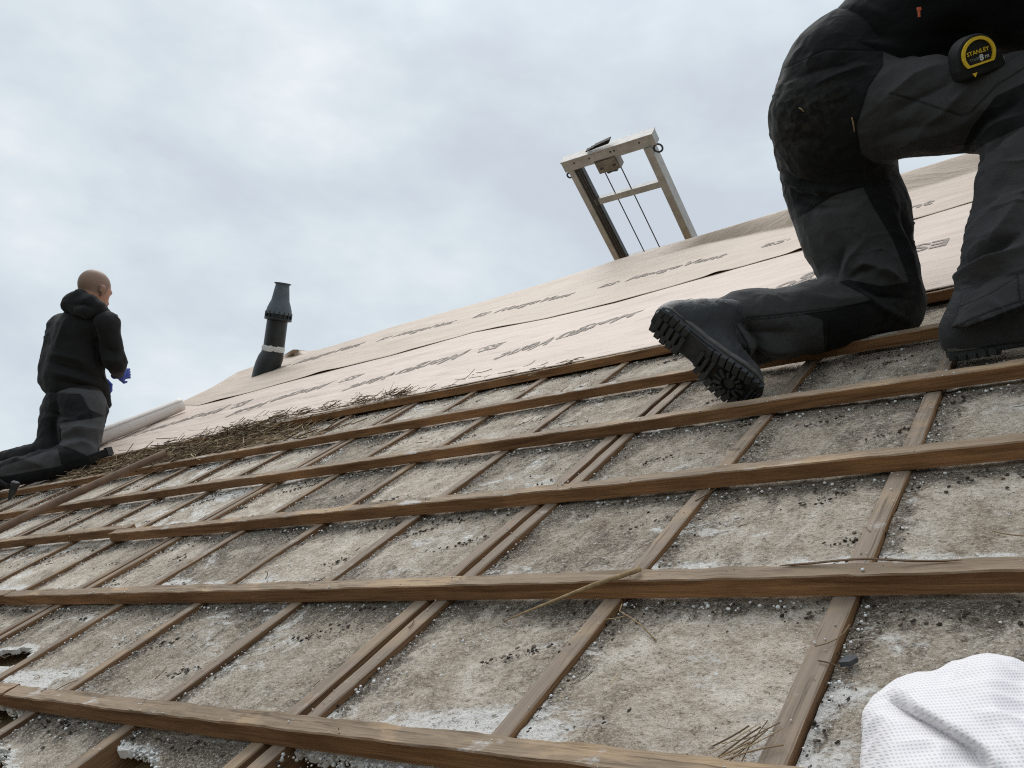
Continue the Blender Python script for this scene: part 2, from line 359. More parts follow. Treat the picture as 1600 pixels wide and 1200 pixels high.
# ------------------------------------------------------------------ roof
G0, GG = 0.2115, 0.34573                                  # battens: lower edges at G0 + k*GG
BT, BW = 0.0255, 0.030                                    # thickness and width of a batten
def vb(k): return G0 + GG * k
RAFTERS = [0.64, 0.345, 0.29, -0.005, -0.3115, -0.617, -0.925, -0.967, -1.268, -1.571, -1.862, -2.135, -2.178, -2.478, -2.775, -3.075, -3.345, -3.39, -3.69, -3.99, -4.29, -4.56, -4.603, -4.85, -5.15]
RW = 0.0265
def verge(v): return np.interp(v, [-0.5, 1.94, 2.68, 3.51, 4.55], [-5.3, -5.05, -5.02, -5.415, -6.05])
house = thing('house_roof', (0, 0, 0), 'stripped tiled roof with brown battens, rafters and dirty white insulation boards between them', 'roof')
for x in RAFTERS:
    vt = 2.6; vlo = -0.3
    if x < -4.3: vlo = -0.3
    mb = MB(); ns = 60; ca, cw = x - RW / 2, RW / 2
    vs = np.linspace(vlo, vt, ns); wob = 0.002 * vnoise(v3(x, vs, 0), 3.0, 3); V = []; F = []
    ch = 0.002
    for i, v in enumerate(vs):
        o = wob[i]; hh = cw + 0.0008 * random.uniform(-1, 1)
        for (a, b) in ((-hh, -0.07), (-hh, -ch), (-hh + ch, 0), (hh - ch, 0), (hh, -ch), (hh, -0.07)): V.append((ca + a + o, v, b + (0.0012 * random.uniform(-1, 0) if b == 0 else 0)))
    for i in range(ns - 1):
        for k in range(5): F.append([i * 6 + k, i * 6 + k + 1, i * 6 + 7 + k, i * 6 + 6 + k][::-1])
    F += [list(range(6)), list(range((ns - 1) * 6, ns * 6))[::-1]]
    build('rafter', V, F, RAFT, house)

# insulation boards, one per bay
def keep(u, v):
    """False where a board is broken away"""
    k = np.ones(u.shape, bool); j = 0.012 * fbm(v3(u, v, 0), 35, 3, 5)
    # bay left of the rafter at -1.268 .. broken below the lowest batten seen
    e1 = np.interp(u, [-1.31, -1.285, -1.22, -1.175, -1.135, -1.115, -1.10, -0.99], [0.535, 0.531, 0.527, 0.524, 0.508, 0.49, 0.44, 0.36])
    k &= ~((u > -1.30) & (u < -0.985) & (v + j * 0.7 < e1))
    k &= ~((u > -1.60) & (u < -1.285) & (v + j * 0.8 < np.interp(u, [-1.58, -1.5, -1.43, -1.30], [0.475, 0.470, 0.455, 0.39])))
    k &= ~((u > -0.93) & (u < -0.63) & (v + j * 0.8 < np.interp(u, [-0.93, -0.86, -0.78, -0.63], [0.577, 0.565, 0.562, 0.56])))
    k &= ~((u > -1.87) & (u < -1.59) & (v + j < np.interp(u, [-1.87, -1.70, -1.60], [0.535, 0.575, 0.572])))
    k &= ~((u > -2.20) & (u < -1.89) & (np.hypot((u + 2.0) / 0.11, (v - 0.702) / 0.034) + j * 14 < 1))
    return k
def board(u0, u1, v0, v1, label=None):
    near = u0 > -2.2
    st = 0.0075 if near else 0.016
    nu = max(4, int((u1 - u0) / st)); nv = int((v1 - v0) / st)
    us = np.linspace(u0, u1, nu + 1); vs = np.linspace(v0, v1, nv + 1)
    Ug, Vg = np.meshgrid(us, vs, indexing='ij'); u = Ug.ravel(); v = Vg.ravel()
    top = -0.0085 + 0.0028 * fbm(v3(u, v, 0), 9, 3, 11) + 0.0014 * fbm(v3(u, v, 0), 60, 2, 13)
    if not near: top = top - 0.001
    kp = np.ones((nu, nv), bool)
    if near: kp = keep(((Ug[:-1, :-1] + Ug[1:, 1:]) / 2).ravel(), ((Vg[:-1, :-1] + Vg[1:, 1:]) / 2).ravel()).reshape(nu, nv)
    V = v3(u, v, top); nV = len(V); idx = np.arange(nV).reshape(nu + 1, nv + 1)
    F = []; mi = []; side = MB()
    bott = V.copy(); bott[:, 2] = -0.020 + 0.003 * fbm(v3(u, v, 0), 70, 2, 77)
    for i in range(nu):
        for j in range(nv):
            if not kp[i, j]: continue
            q = [idx[i, j], idx[i + 1, j], idx[i + 1, j + 1], idx[i, j + 1]]
            F.append(q); mi.append(0); F.append([a + nV for a in q[::-1]]); mi.append(1)
            for (di, dj, a, b) in ((-1, 0, q[3], q[0]), (1, 0, q[1], q[2]), (0, -1, q[0], q[1]), (0, 1, q[2], q[3])):
                ii, jj = i + di, j + dj
                if ii < 0 or jj < 0 or ii >= nu or jj >= nv or not kp[ii, jj]:
                    F.append([b, a, a + nV, b + nV]); mi.append(1)
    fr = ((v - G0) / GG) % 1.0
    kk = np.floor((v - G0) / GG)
    dirt_shade = np.clip((fr - 0.72) / 0.28, 0, 1) ** 1.5 * 0.9 + np.exp(-((u - u0) / 0.026) ** 1.5) * 1.25 + np.exp(-((u1 - u) / 0.012)) * 0.35  # grime beside the rafters; below each batten, grime plus painted-in occlusion shade
    dirt_shade = dirt_shade + 0.35 * fbm(v3(u, v, 0), 3.2, 2, 21)
    white = np.exp(-((fr - 0.2) / 0.13) ** 2) * (0.55 + 0.75 * fbm(v3(u, v, 0), 4.5, 2, 31)) + 0.25 * fbm(v3(u, v, 0), 2.2, 2, 41)
    hb_ = np.sin(kk * 12.9898 + u0 * 78.233) * 43758.5453; hb_ = hb_ - np.floor(hb_); hc_ = np.sin(kk * 39.346 + u0 * 11.135) * 24634.6345; hc_ = hc_ - np.floor(hc_)
    white = white * (0.55 + 0.9 * hc_) + 0.12 * (hc_ - 0.4); dirt_shade = dirt_shade + 0.6 * (hb_ - 0.42)
    # near bottom boards stay browner
    white = white - 0.25 * (kk < 1) ; 
    VV = np.concatenate([V, bott]); z = np.zeros(nV)
    if not kp.all():                                     # bare crumbly white rim along a break
        br = np.zeros((nu + 1, nv + 1)); bad = ~kp
        for a in range(-2, 3):
            for b in range(-2, 3):
                for c in (0, 1):
                    for d in (0, 1):
                        I, J = np.nonzero(bad); I2 = I + a + c; J2 = J + b + d; ok = (I2 >= 0) & (J2 >= 0) & (I2 <= nu) & (J2 <= nv); br[I2[ok], J2[ok]] += 1 / (1 + a * a + b * b)
        white = white + np.clip(br.ravel() * 0.16, 0, 1.0)
    used = sorted({a for f in F for a in f}); mp_ = {a: i for i, a in enumerate(used)}
    F = [[mp_[a] for a in f] for f in F]; VV = VV[used]
    o = build('insulation_board', VV, F, [BOARD, EPS], house, smooth=False, attrs={'cell': np.concatenate([0.08 + hb_ * 0.6 - np.clip((kk - 1) / 6, 0, 1) * 0.4 - np.clip((-1.5 - u) / 2, 0, 1) * 0.2, z])[used], 'dirt_shade': np.concatenate([dirt_shade, z])[used], 'white': np.concatenate([white, z + 1])[used]})
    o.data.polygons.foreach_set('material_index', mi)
    if label: o['label'] = label
srt = sorted(RAFTERS)
for a, b in zip(srt[:-1], srt[1:]):
    if b - RW - a < 0.06: continue
    if b > 0.35: continue
    lab = 'insulation board with a ragged broken lower edge baring white beads' if -1.3 < a < -0.9 else None
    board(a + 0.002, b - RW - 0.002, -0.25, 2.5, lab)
# rims of loose beads on the broken edges
def ico(r, sub=1):
    bm = bmesh.new(); bmesh.ops.create_icosphere(bm, subdivisions=sub, radius=r); V = np.array([v.co[:] for v in bm.verts]); F = [[v.index for v in f.verts] for f in bm.faces]; bm.free(); return V, F
IC1 = ico(1.0, 1); IC2 = ico(1.0, 2)
# boarding under the rafters
mb = MB(); x = -4.5
while x < 0.7:
    wv_ = 0.098
    mb.box((x + wv_ / 2, 1.1, -0.060 - 0.001 * random.random()), (0, 1, 0), (1, 0, 0), (0, 0, 1), 1.45, wv_ / 2 - 0.0015, 0.0095, ch=0.002); x += wv_
mb.build('boarding', PLANK, house)
mb = MB(); mb.box((-1.9, 1.1, -0.082), (0, 1, 0), (1, 0, 0), (0, 0, 1), 1.45, 2.7, 0.005); mb.build('sarking', BLACK, house)

def batten(u0, u1, k, dv=0.0, dn=0.0, dvdu=0.0):
    n = max(8, int((u1 - u0) / 0.012)); us = np.linspace(u0, u1, n)
    V = []; F = []
    sd = k * 17 + int(u0 * 10)
    wv1 = 0.0022 * vnoise(v3(us, k * 3.3, 0), 2.3, sd) + dv + dvdu * (us - u0); wn = 0.0016 * vnoise(v3(us, k * 5.1, 2), 2.1, sd + 3) + dn
    e1_ = 0.0013 * fbm(v3(us, k, 1), 22, 3, sd + 5); e2_ = 0.0013 * fbm(v3(us, k, 4), 30, 3, sd + 7); e3 = 0.0016 * fbm(v3(us, k, 7), 40, 3, sd + 9)
    v0 = vb(k)
    sp = np.zeros(n)
    for i in range(n):
        w_ = BW; t = BT
        pr = [(0.0, 0.0), (0.0006 + e1_[i] * 0.3, t * 0.5), (e1_[i], t - 0.0018), (0.0018 + e1_[i], t + e2_[i] * 0.5), (w_ * 0.4, t + e3[i] * 0.8), (w_ * 0.7, t - abs(e2_[i]) * 0.7), (w_ - 0.0016 + e3[i], t + e1_[i]), (w_ + e3[i], t - 0.002), (w_, 0.0)]
        for (a, b) in pr: V.append((us[i], v0 + a + wv1[i], b + wn[i] + 0.0006))
    m_ = 9
    for i in range(n - 1):
        for q in range(m_): F.append([i * m_ + q, i * m_ + (q + 1) % m_, (i + 1) * m_ + (q + 1) % m_, (i + 1) * m_ + q])
    F += [list(range(m_))[::-1], list(range((n - 1) * m_, n * m_))]
    F = [f[::-1] for f in F]
    return build('batten', V, F, WOOD, house)
batten(-5.1, 0.7, 0)
batten(-1.665, 0.7, 1); batten(-5.1, -1.669, 1, 0.002, 0.001)
batten(-2.408, 0.7, 2); batten(-5.1, -2.412, 2, 0.003, -0.0005)
batten(-2.49, 0.7, 3); batten(-5.1, -2.44, 3, 0.031, 0.0015)
batten(-5.1, 0.7, 4)
batten(-2.9, 0.7, 5); batten(-5.1, -2.904, 5, 0.002, 0.0)
batten(-3.2, 0.7, 6); batten(-5.1, -3.204, 6, 0.003, 0.0)
# a long splinter lifting off the third batten
mb = MB(); pts = [(x, vb(2) + BW * 0.75 + 0.002 * math.sin(x * 30), BT + 0.002 + 0.006 * math.exp(-((x + 0.30) / 0.05) ** 2)) for x in np.linspace(-0.40, -0.20, 14)]
mb.tube(pts, [0.0004] + [0.0014] * 12 + [0.0004], 5); mb.build('splinter', WOOD, house)
# ------------------------------------------------------------------ membrane
def line_on(pts, n): return np.array([on(a, b, n) for a, b in pts])
SEAM = line_on([(275, 632.5), (311.6, 633), (349, 624), (436, 600), (500, 583), (612, 555), (740, 519), (856, 497), (961, 472.5), (1094.7, 434.5), (1235.6, 395), (1420, 345), (1560, 303)], 0.031)
RIDGE_PX = [(275, 632), (330, 606), (372, 581), (415, 566), (440, 556), (458, 546), (478, 549), (500, 546), (560, 528), (612, 511), (690, 489), (762, 469), (875, 435), (965, 405.5), (1100, 366), (1232, 326), (1345, 290), (1462, 255), (1560, 224)]
def ridge_n(px): return float(np.interp(px, [275, 372, 415, 452, 459, 466, 480, 700, 900, 1101, 1232], [0.036, 0.045, 0.05, 0.06, 0.10, 0.06, 0.04, 0.04, 0.05, 0.085, 0.115]))
RIDGE = np.array([on(a, b, ridge_n(a)) for a, b in RIDGE_PX])
FOLD = line_on([(275, 632.3), (330, 608), (372, 585), (415, 572), (440, 563), (458, 556), (478, 555), (500, 551), (560, 532), (612, 516), (690, 494), (762, 474.5), (875, 443), (965, 420), (1100, 381), (1232, 354.5), (1345, 322), (1462, 288), (1560, 258)], 0.038)
def arc(P_, t):                                          # resample a polyline by photo column (rows share the parameter)
    q, _, _ = proj(P_); return np.stack([np.interp(t, q, P_[:, i]) for i in range(3)], -1)
def wrinkle(u, v, sd, amp=1.0):
    a = v3(u * 1.2 + v * 0.9, v * 3.0 - u * 0.4, 0)
    return amp * (0.006 * fbm(a, 1.3, 2, sd) + 0.0035 * fbm(v3(u * 1.5, v * 5, 1), 3.0, 2, sd + 7))
sheet_up = thing('roofing_membrane', (-2, 4.5, 0.04), 'upper tan breathable roofing membrane sheet with wavy lower edge, running up to the ridge', 'membrane')
sheet_lo = thing('roofing_membrane', (-2, 3, 0.04), 'lower pale pinkish roofing membrane sheet stretched above the topmost visible batten', 'membrane')
# lower sheet
def vtop_lo(u): return np.interp(u, SEAM[:, 0], SEAM[:, 1]) + 0.12
SO = np.argsort(SEAM[:, 0])
def seam_v(u): return np.interp(u, SEAM[SO, 0], SEAM[SO, 1])
def sheet_lower_n(u, v): return 0.0285 + np.clip(wrinkle(u, v, 50), -0.010, 0.012) * np.clip((v - 2.30) / 0.15, 0.12, 1) * np.clip((seam_v(u) - v) / 0.25, 0.05, 1)
nu, nv = 300, 70
V = []
us = np.linspace(0, 1, nu)
for s in us:
    for t in np.linspace(0, 1, nv):
        vlow = vb(6) + 0.012; 
        uR = 1.5
        # left side follows the verge
        v_guess = vlow + t * 1.2
        uL = float(verge(v_guess)) + 0.02
        u = uL + (uR - uL) * (s ** 0.9)
        vh = seam_v(max(u, -5.35)) + 0.10
        v = vlow + t * (vh - vlow)
        V.append((u, v))
V = np.array(V); VV = v3(V[:, 0], V[:, 1], sheet_lower_n(V[:, 0], V[:, 1]))
F = [[i * nv + j, (i + 1) * nv + j, (i + 1) * nv + j + 1, i * nv + j + 1] for i in range(nu - 1) for j in range(nv - 1)]
build('sheet', VV, F, MEM1, sheet_lo, smooth=True)
# upper sheet
LIFTS = [(505, 0.010, 26), (640, 0.003, 25), (1122, 0.008, 18), (1255, 0.010, 20), (950, 0.003, 40), (790, 0.003, 30), (345, 0.006, 25), (1400, 0.004, 30)]
def lift(px): return sum(a * np.exp(-((px - c) / w_) ** 2) for c, a, w_ in LIFTS)
cols = np.concatenate([np.arange(275, 500, 3.0), np.arange(500, 1561, 4.0)])
A = arc(SEAM, cols); B = arc(FOLD, cols); T = arc(RIDGE, cols)
rows = 46; nr2 = 14
grid = []
lf = lift(cols)
for t in np.linspace(0, 1, rows):
    q = A + (B - A) * t
    wr = np.clip(wrinkle(q[:, 0], q[:, 1], 90), -0.012, 0.014) * (min(1, t * 3) * (1 - 0.6 * t) + 0.06)
    q[:, 2] += wr * np.clip((cols - 275) / 60, 0, 1) + lf * math.exp(-t * (np.linalg.norm(B - A, axis=1).mean()) / 0.045) + 0.0006 + 0.0008 * np.sin(cols / 17.0) * math.exp(-t * 25)
    grid.append(q)
for t in np.linspace(0, 1, nr2)[1:]:
    s_ = math.sin(t * math.pi / 2)
    q = B + (T - B) * t; q[:, 2] = B[:, 2] + (T[:, 2] - B[:, 2]) * (0.65 * t + 0.35 * s_)
    grid.append(q)
W_ = T + np.array([0, 0.03, -0.01]); grid.append(W_)
W2 = T + np.array([0, 0.16, -0.22]); grid.append(W2); W3 = T + np.array([0, 0.7, -1.2]); grid.append(W3)
G = np.array(grid); nR, nC = G.shape[:2]
F = FS = [[i * nC + j, i * nC + j + 1, (i + 1) * nC + j + 1, (i + 1) * nC + j] for i in range(nR - 1) for j in range(nC - 1)]
up_o = build('sheet', G.reshape(-1, 3), F, MEM2, sheet_up, smooth=True)
# thickness for both sheets
for o in [c for c in bpy.data.objects if c.name.startswith('sheet')]:
    md = o.modifiers.new('thick', 'SOLIDIFY'); md.thickness = 0.0012; md.offset = -1

# the deck that carries the membrane, and the far slope behind the ridge
mb = MB()
LOD = line_on([(a, b) for a, b in RIDGE_PX], 0.0); LOD[:, 1] -= 0.03
pl = [(-4.7, 2.35), (1.5, 2.35), (1.5, LOD[-1][1])] + [(p_[0], p_[1]) for p_ in LOD[::-1][::3]] + [(-4.85, 2.7)]
pl = [(-4.6, 2.36), (1.5, 2.36), (1.5, 6.0), (-0.9, 5.6), (-1.7, 5.3), (-2.75, 5.05), (-3.6, 4.7), (-5.0, 4.42), (-5.85, 4.38), (-5.35, 3.55), (-4.93, 2.75)]
mb.prism((0, 0, 0), (1, 0, 0), (0, 1, 0), (0, 0, 1), pl, -0.06, 0.004); mb.build('upper_deck', PLANK, house)
# far slope
V = [(p_[0], p_[1], -0.02) for p_ in [(1.5, 6.0), (-0.9, 5.6), (-1.7, 5.3), (-2.75, 5.05), (-3.6, 4.7), (-5.0, 4.42), (-5.85, 4.38)]]
k_ = len(V); dwn = np.array([0, math.cos(2 * PITCH), -math.sin(2 * PITCH)]) * 4
V += [tuple(np.array(a) + dwn) for a in V]; F = [[i, i + 1, i + 1 + k_, i + k_] for i in range(k_ - 1)]
build('far_slope', V, F, PLANK, house)

# printed lettering on the sheets
def text_mesh(body, size, bold=0.012, shear=0.18):
    cu = bpy.data.curves.new('t', 'FONT'); cu.body = body; cu.size = size; cu.offset = bold * size; cu.shear = shear; cu.resolution_u = 3
    o = bpy.data.objects.new('t', cu); COL.objects.link(o); dg = bpy.context.evaluated_depsgraph_get()
    me = bpy.data.meshes.new_from_object(o.evaluated_get(dg)); bm = bmesh.new(); bm.from_mesh(me)
    bmesh.ops.triangulate(bm, faces=bm.faces[:]); bmesh.ops.subdivide_edges(bm, edges=[e_ for e_ in bm.edges if e_.calc_length() > size * 0.25], cuts=1)
    bmesh.ops.triangulate(bm, faces=bm.faces[:])
    V = np.array([v.co[:2] for v in bm.verts]); F = [[v.index for v in f.verts] for f in bm.faces]; bm.free()
    bpy.data.objects.remove(o); bpy.data.curves.remove(cu); bpy.data.meshes.remove(me); return V, F
tm, tmF = text_mesh('MorgoVent', 0.172, 0.024, 0.05); tm[:, 0] *= 0.535 / (tm[:, 0].max() - tm[:, 0].min())
te, teF = text_mesh('ES', 0.13, 0.022, 0.0); te[:, 0] *= 0.10 / (te[:, 0].max() - te[:, 0].min())
t2, t2F = text_mesh('2', 0.045, 0.0, 0.0)
PER = 0.861
for i in range(-2, 5):                                   # reads from the ridge side: turned half round
    uo = -1.507 - PER * i
    for (tv, tf, ou, ov) in ((tm, tmF, 0, 0), (te, teF, -0.195, 0), (t2, t2F, -0.085, 0.02)):
        tl = 0.42 if len(tv) == len(tm) else 0.1; u = uo - (tv[:, 0] + ou); v = 2.975 - (tv[:, 1] + ov) - tl * np.maximum(tv[:, 0], 0)
        if u.min() < verge(2.8) + 0.05 or u.min() > 1.0: continue
        build('printed_word', v3(u, v, sheet_lower_n(u, v) + 0.0014), tf, INK, sheet_lo)
from mathutils.bvhtree import BVHTree
bv = BVHTree.FromPolygons([tuple(a) for a in G.reshape(-1, 3)], FS)
for i in range(-2, 5):                                   # reads from the eaves side
    uo = -2.06 + 0.885 * i - 0.885
    for (tv, tf, ou, ov) in ((tm, tmF, 0, 0), (te, teF, -0.17, 0), (t2, t2F, -0.06, 0.02)):
        u = uo + tv[:, 0] + ou; v = 3.86 + tv[:, 1] + ov
        v = v + np.interp(u, [-5.2, -4.2, -3, -1.5, -0.5], [0.0, 0.25, 0.12, 0.0, 0.06])
        n_ = []
        for a, b in zip(u, v):
            h_ = bv.ray_cast(Vector((a, b, 1.0)), Vector((0, 0, -1)))
            if h_[0] is None: break
            n_.append(h_[0][2])
        if len(n_) == len(u): build('printed_word', v3(u, v, np.array(n_) + 0.0018), tf, INK, sheet_up)

# rolled-back end of a sheet along the verge
ra, rb = on(150, 693, 0.06), on(292, 636, 0.06)
mb = MB(); ax = rb - ra; L_ = np.linalg.norm(ax); ax /= L_
X = np.cross(ax, [0, 0, 1]); X /= np.linalg.norm(X); Y = np.cross(X, ax)
V = []; F = []; nl, na = 24, 60
for i in range(nl):
    t = i / (nl - 1); rad0 = 0.048 - 0.009 * t
    for j in range(na):
        g = j / (na - 1) * math.pi * 4.2 + 0.6; rr = rad0 * (1 - 0.075 * j / (na - 1) * 2.0) * (1 + 0.03 * math.sin(5 * t + g))
        V.append(ra + ax * L_ * t - X * 0.055 + X * rr * math.cos(g) + Y * rr * math.sin(g) + Y * 0.02)
F = [[i * na + j, i * na + j + 1, (i + 1) * na + j + 1, (i + 1) * na + j] for i in range(nl - 1) for j in range(na - 1)]
ro = build('membrane_roll', V, F, MEMW, None, ra, True); tag(ro, 'rolled-up whitish end of membrane lying along the left verge of the roof', 'membrane roll')
md = ro.modifiers.new('thick', 'SOLIDIFY'); md.thickness = 0.0015

# ------------------------------------------------------------------ vent pipe
pb = on(417, 590, 0.0); zb = proj([pb])[2][0]
pA, pB_, pC, pD, pE, pF = [P(a, b, zb) for a, b in ((416, 586), (418, 566), (426.5, 553), (429, 541), (434, 502), (442, 443))]
mpx = zb / FPX
pv = thing('vent_pipe', pb, 'dark grey plastic vent pipe with tapered cap sticking up through the membrane', 'vent pipe')
mb = MB(); mb.tube([P(a, b, zb) for a, b in ((409, 612), (412, 596), (415, 582), (418.5, 571), (422, 562), (425, 556), (426.5, 551))], [x_ * mpx for x_ in (18.5, 19.5, 19.5, 19.5, 19, 18, 17)], 40); mb.build('elbow', PVC, pv, smooth=False)
axp = pF - pD; Lp = np.linalg.norm(axp); axp /= Lp
mb = MB(); mb.lathe(pC, axp, [(16.3 * mpx, 0), (15.8 * mpx, np.linalg.norm(pE - pC) + 0.03)], 40); mb.build('pipe', PVC, pv)
mb = MB(); mb.lathe(pC + axp * 3 * mpx, axp, [(16.4 * mpx, 0), (17.2 * mpx, 0.004), (17.1 * mpx, 6 * mpx), (16.6 * mpx, 9 * mpx), (16.3 * mpx, 9 * mpx)], 24)
mb.V = [tuple(np.array(p_) + 0.003 * rng.normal(size=3)) for p_ in mb.V]; mb.build('tape_band', WHITE, pv)
mb = MB(); mb.lathe(pE, axp, [(14.8 * mpx, 0), (21 * mpx, 1.5 * mpx), (21 * mpx, 4 * mpx), (18.6 * mpx, 6 * mpx), (18.4 * mpx, 14 * mpx), (16 * mpx, 14.5 * mpx)], 40)
xx = np.cross(axp, [0, 1, 0.2]); xx /= np.linalg.norm(xx); yy = np.cross(axp, xx)
for k in range(16):
    g = 2 * math.pi * k / 16; d_ = xx * math.cos(g) + yy * math.sin(g); mb.box(pE + d_ * 19.5 * mpx + axp * 9 * mpx, axp, d_, np.cross(axp, d_), 5 * mpx, 1.3 * mpx, 0.6 * mpx)
mb.build('collar', PVC, pv)
mb = MB(); mb.lathe(pE + axp * 10 * mpx, axp, [(19.3 * mpx, 0), (20.3 * mpx, 0.5 * mpx), (20.0 * mpx, 3 * mpx), (18.6 * mpx, 10 * mpx), (15.8 * mpx, 18 * mpx), (14 * mpx, 22 * mpx), (12.0 * mpx, 36 * mpx), (10.6 * mpx, 46 * mpx), (10.4 * mpx, 47 * mpx), (9.5 * mpx, 47 * mpx)], 40)
mb.lathe(pE + axp * 57 * mpx, axp, [(9.5 * mpx, -1 * mpx), (10.2 * mpx, 0), (12.8 * mpx, 1.8 * mpx), (12.8 * mpx, 3 * mpx), (9 * mpx, 3.2 * mpx), (8.5 * mpx, -2 * mpx)], 40)
mb.build('cap', PVCG, pv, smooth=False)
for o in pv.children:
    for p_ in o.data.polygons: p_.use_smooth = len(p_.vertices) == 4
    md = o.modifiers.new('es', 'EDGE_SPLIT'); md.split_angle = R(35)

# ------------------------------------------------------------------ ladder hoist head beyond the ridge
zl, zr = 5.95, 5.72
D = C2R([-1266, -1934, -1374]); D /= np.linalg.norm(D)        # up along the hoist rails, which lean on the far slope
Ul = np.array([1.0, 0, 0]) - D * D[0]; Ul /= np.linalg.norm(Ul); Nl = np.cross(Ul, D)
lb = P(972, 404, zl)
ll = thing('ladder_hoist', lb, 'grey aluminium ladder hoist head with pulley and two ropes rising behind the ridge', 'ladder hoist')
wl = np.linalg.norm(P(972, 404, zl) - P(1092, 366, zr))
def solve_len(px, py):                                       # length along D from lb so that it reaches this image row
    best = min(np.linspace(0.2, 1.2, 400), key=lambda t: abs(proj([lb + D * t])[1][0] - py)); return best
hl = solve_len(897, 262)
rt = on(1090, 368, 0.05); 
# width along Ul so that the right rail foot projects at 1088
wl = min(np.linspace(0.3, 0.9, 400), key=lambda t: abs(proj([lb + Ul * t])[0][0] - 1083))
def bar(name, a, b, hy, hz, Yd, Zd, mat): 
    mb = MB(); X = b - a; L2 = np.linalg.norm(X); mb.box((a + b) / 2, X / L2, Yd, Zd, L2 / 2, hy, hz, ch=0.003); return mb, name, mat
sgn = 1.0 if (np.array([0, 0, H]) - lb) @ Nl > 0 else -1.0
def rail(off, mat):
    mb = MB(); a = lb + Ul * off - D * 0.9; b = lb + Ul * off + D * (hl + 0.0); c = (a + b) / 2; hL = np.linalg.norm(b - a) / 2
    if off < 0.1:                                            # channel section: two flanges and a dark web
        mb.box(c - Ul * 0.022, D, Ul, Nl, hL, 0.020, 0.030, ch=0.002); mb.box(c + Ul * 0.017, D, Ul, Nl, hL, 0.019, 0.004)
        rl = mb.build('rail', mat, ll); mb = MB(); mb.box(c + Ul * 0.012 + Nl * sgn * 0.006, D, Ul, Nl, hL, 0.012, 0.012); mb.box(c + Ul * 0.036, D, Ul, Nl, hL, 0.006, 0.024, ch=0.001); mb.box(c + Ul * 0.048 + Nl * sgn * 0.004, D, Ul, Nl, hL, 0.003, 0.018); mb.build('track', STEEL, rl); return
    else: mb.box(c, D, Ul, Nl, hL, 0.025, 0.045, ch=0.003)
    mb.build('rail', mat, ll)
rail(0.0, ALU); rail(wl, ALU)
mb = MB(); mb.box(lb + Ul * wl / 2 + D * (hl + 0.035), Ul, D, Nl, wl / 2 + 0.060, 0.036, 0.034, ch=0.003); mb.box(lb + Ul * wl / 2 + D * (hl + 0.074), Ul, D, Nl, wl / 2 + 0.062, 0.003, 0.040); tb = mb.build('top_bar', ALU, ll)
mb = MB(); hm_ = hl * 0.635; mb.box(lb + Ul * wl / 2 + D * hm_, Ul, D, Nl, wl / 2 - 0.026, 0.021, 0.02, ch=0.002); mb.build('cross_bar', ALU, ll)
mb = MB(); mb.box(lb + Ul * wl / 2 + D * 0.0, Ul, D, Nl, wl / 2 - 0.026, 0.012, 0.02); mb.build('cross_bar', ALU, ll)
# side towards the camera of the frame
sgn = 1.0 if (np.array([0, 0, H]) - lb) @ Nl > 0 else -1.0
pc = lb + Ul * wl * 0.44 + D * (hl - 0.030)
mb = MB(); mb.box(pc, Ul, D, Nl, 0.075, 0.048, 0.034, ch=0.003); mb.box(pc + Nl * sgn * 0.037 + D * 0.005, Ul, D, Nl, 0.07, 0.03, 0.003); pbk = mb.build('pulley_block', ALUD, ll)
mb = MB()
for a in (-0.042, 0.045): mb.box(pc + Nl * sgn * 0.042 + Ul * a - D * 0.012, Ul, D, Nl, 0.011, 0.006, 0.002)
mb.lathe(pc - D * 0.05 - Ul * 0.0, Ul, [(0.02, -0.035), (0.024, -0.03), (0.02, 0), (0.024, 0.03), (0.02, 0.035)], 20); mb.build('sheave', STEEL, pbk)
for a in (-0.055, 0.06):
    mb = MB(); mb.tube([pc + Ul * a - D * 0.04, pc + Ul * a - D * 1.6], 0.0042, 6); mb.build('rope', ROPE, ll)
for off, s in ((wl + 0.055, 1), (-0.05, -1)):
    mb = MB(); c = lb + Ul * off + D * (hl - 0.03) + Nl * sgn * 0.02; r_ = 0.026 if s > 0 else 0.017
    mb.tube([c + Ul * r_ * math.cos(g) + D * r_ * math.sin(g) for g in np.linspace(0, 2 * math.pi, 25)], 0.006, 8); mb.tube([c - Ul * s * r_, c - Ul * s * (r_ + 0.03)], 0.006, 8); mb.build('eye_bolt', STEEL, ll)
# small black strap on the head bar
mb = MB(); c = lb + Ul * wl * 0.40 + D * (hl + 0.087)
for k in range(3): mb.box(c + Ul * 0.02 * k + D * (0.004 + 0.008 * k), Ul * 0.97 + D * (0.05 + 0.03 * k), D, Nl, 0.085 - 0.012 * k, 0.003, 0.018)
mb.build('strap', BLACK, ll)
for a in (0.05, 0.26, 0.55, 0.6, 0.93):
    mb = MB(); mb.lathe(lb + Ul * wl * a + D * (hl + 0.045) + Nl * sgn * 0.033, Nl * sgn, [(0.006, 0), (0.006, 0.004), (0.002, 0.005)], 10); mb.build('bolt', STEEL, tb)

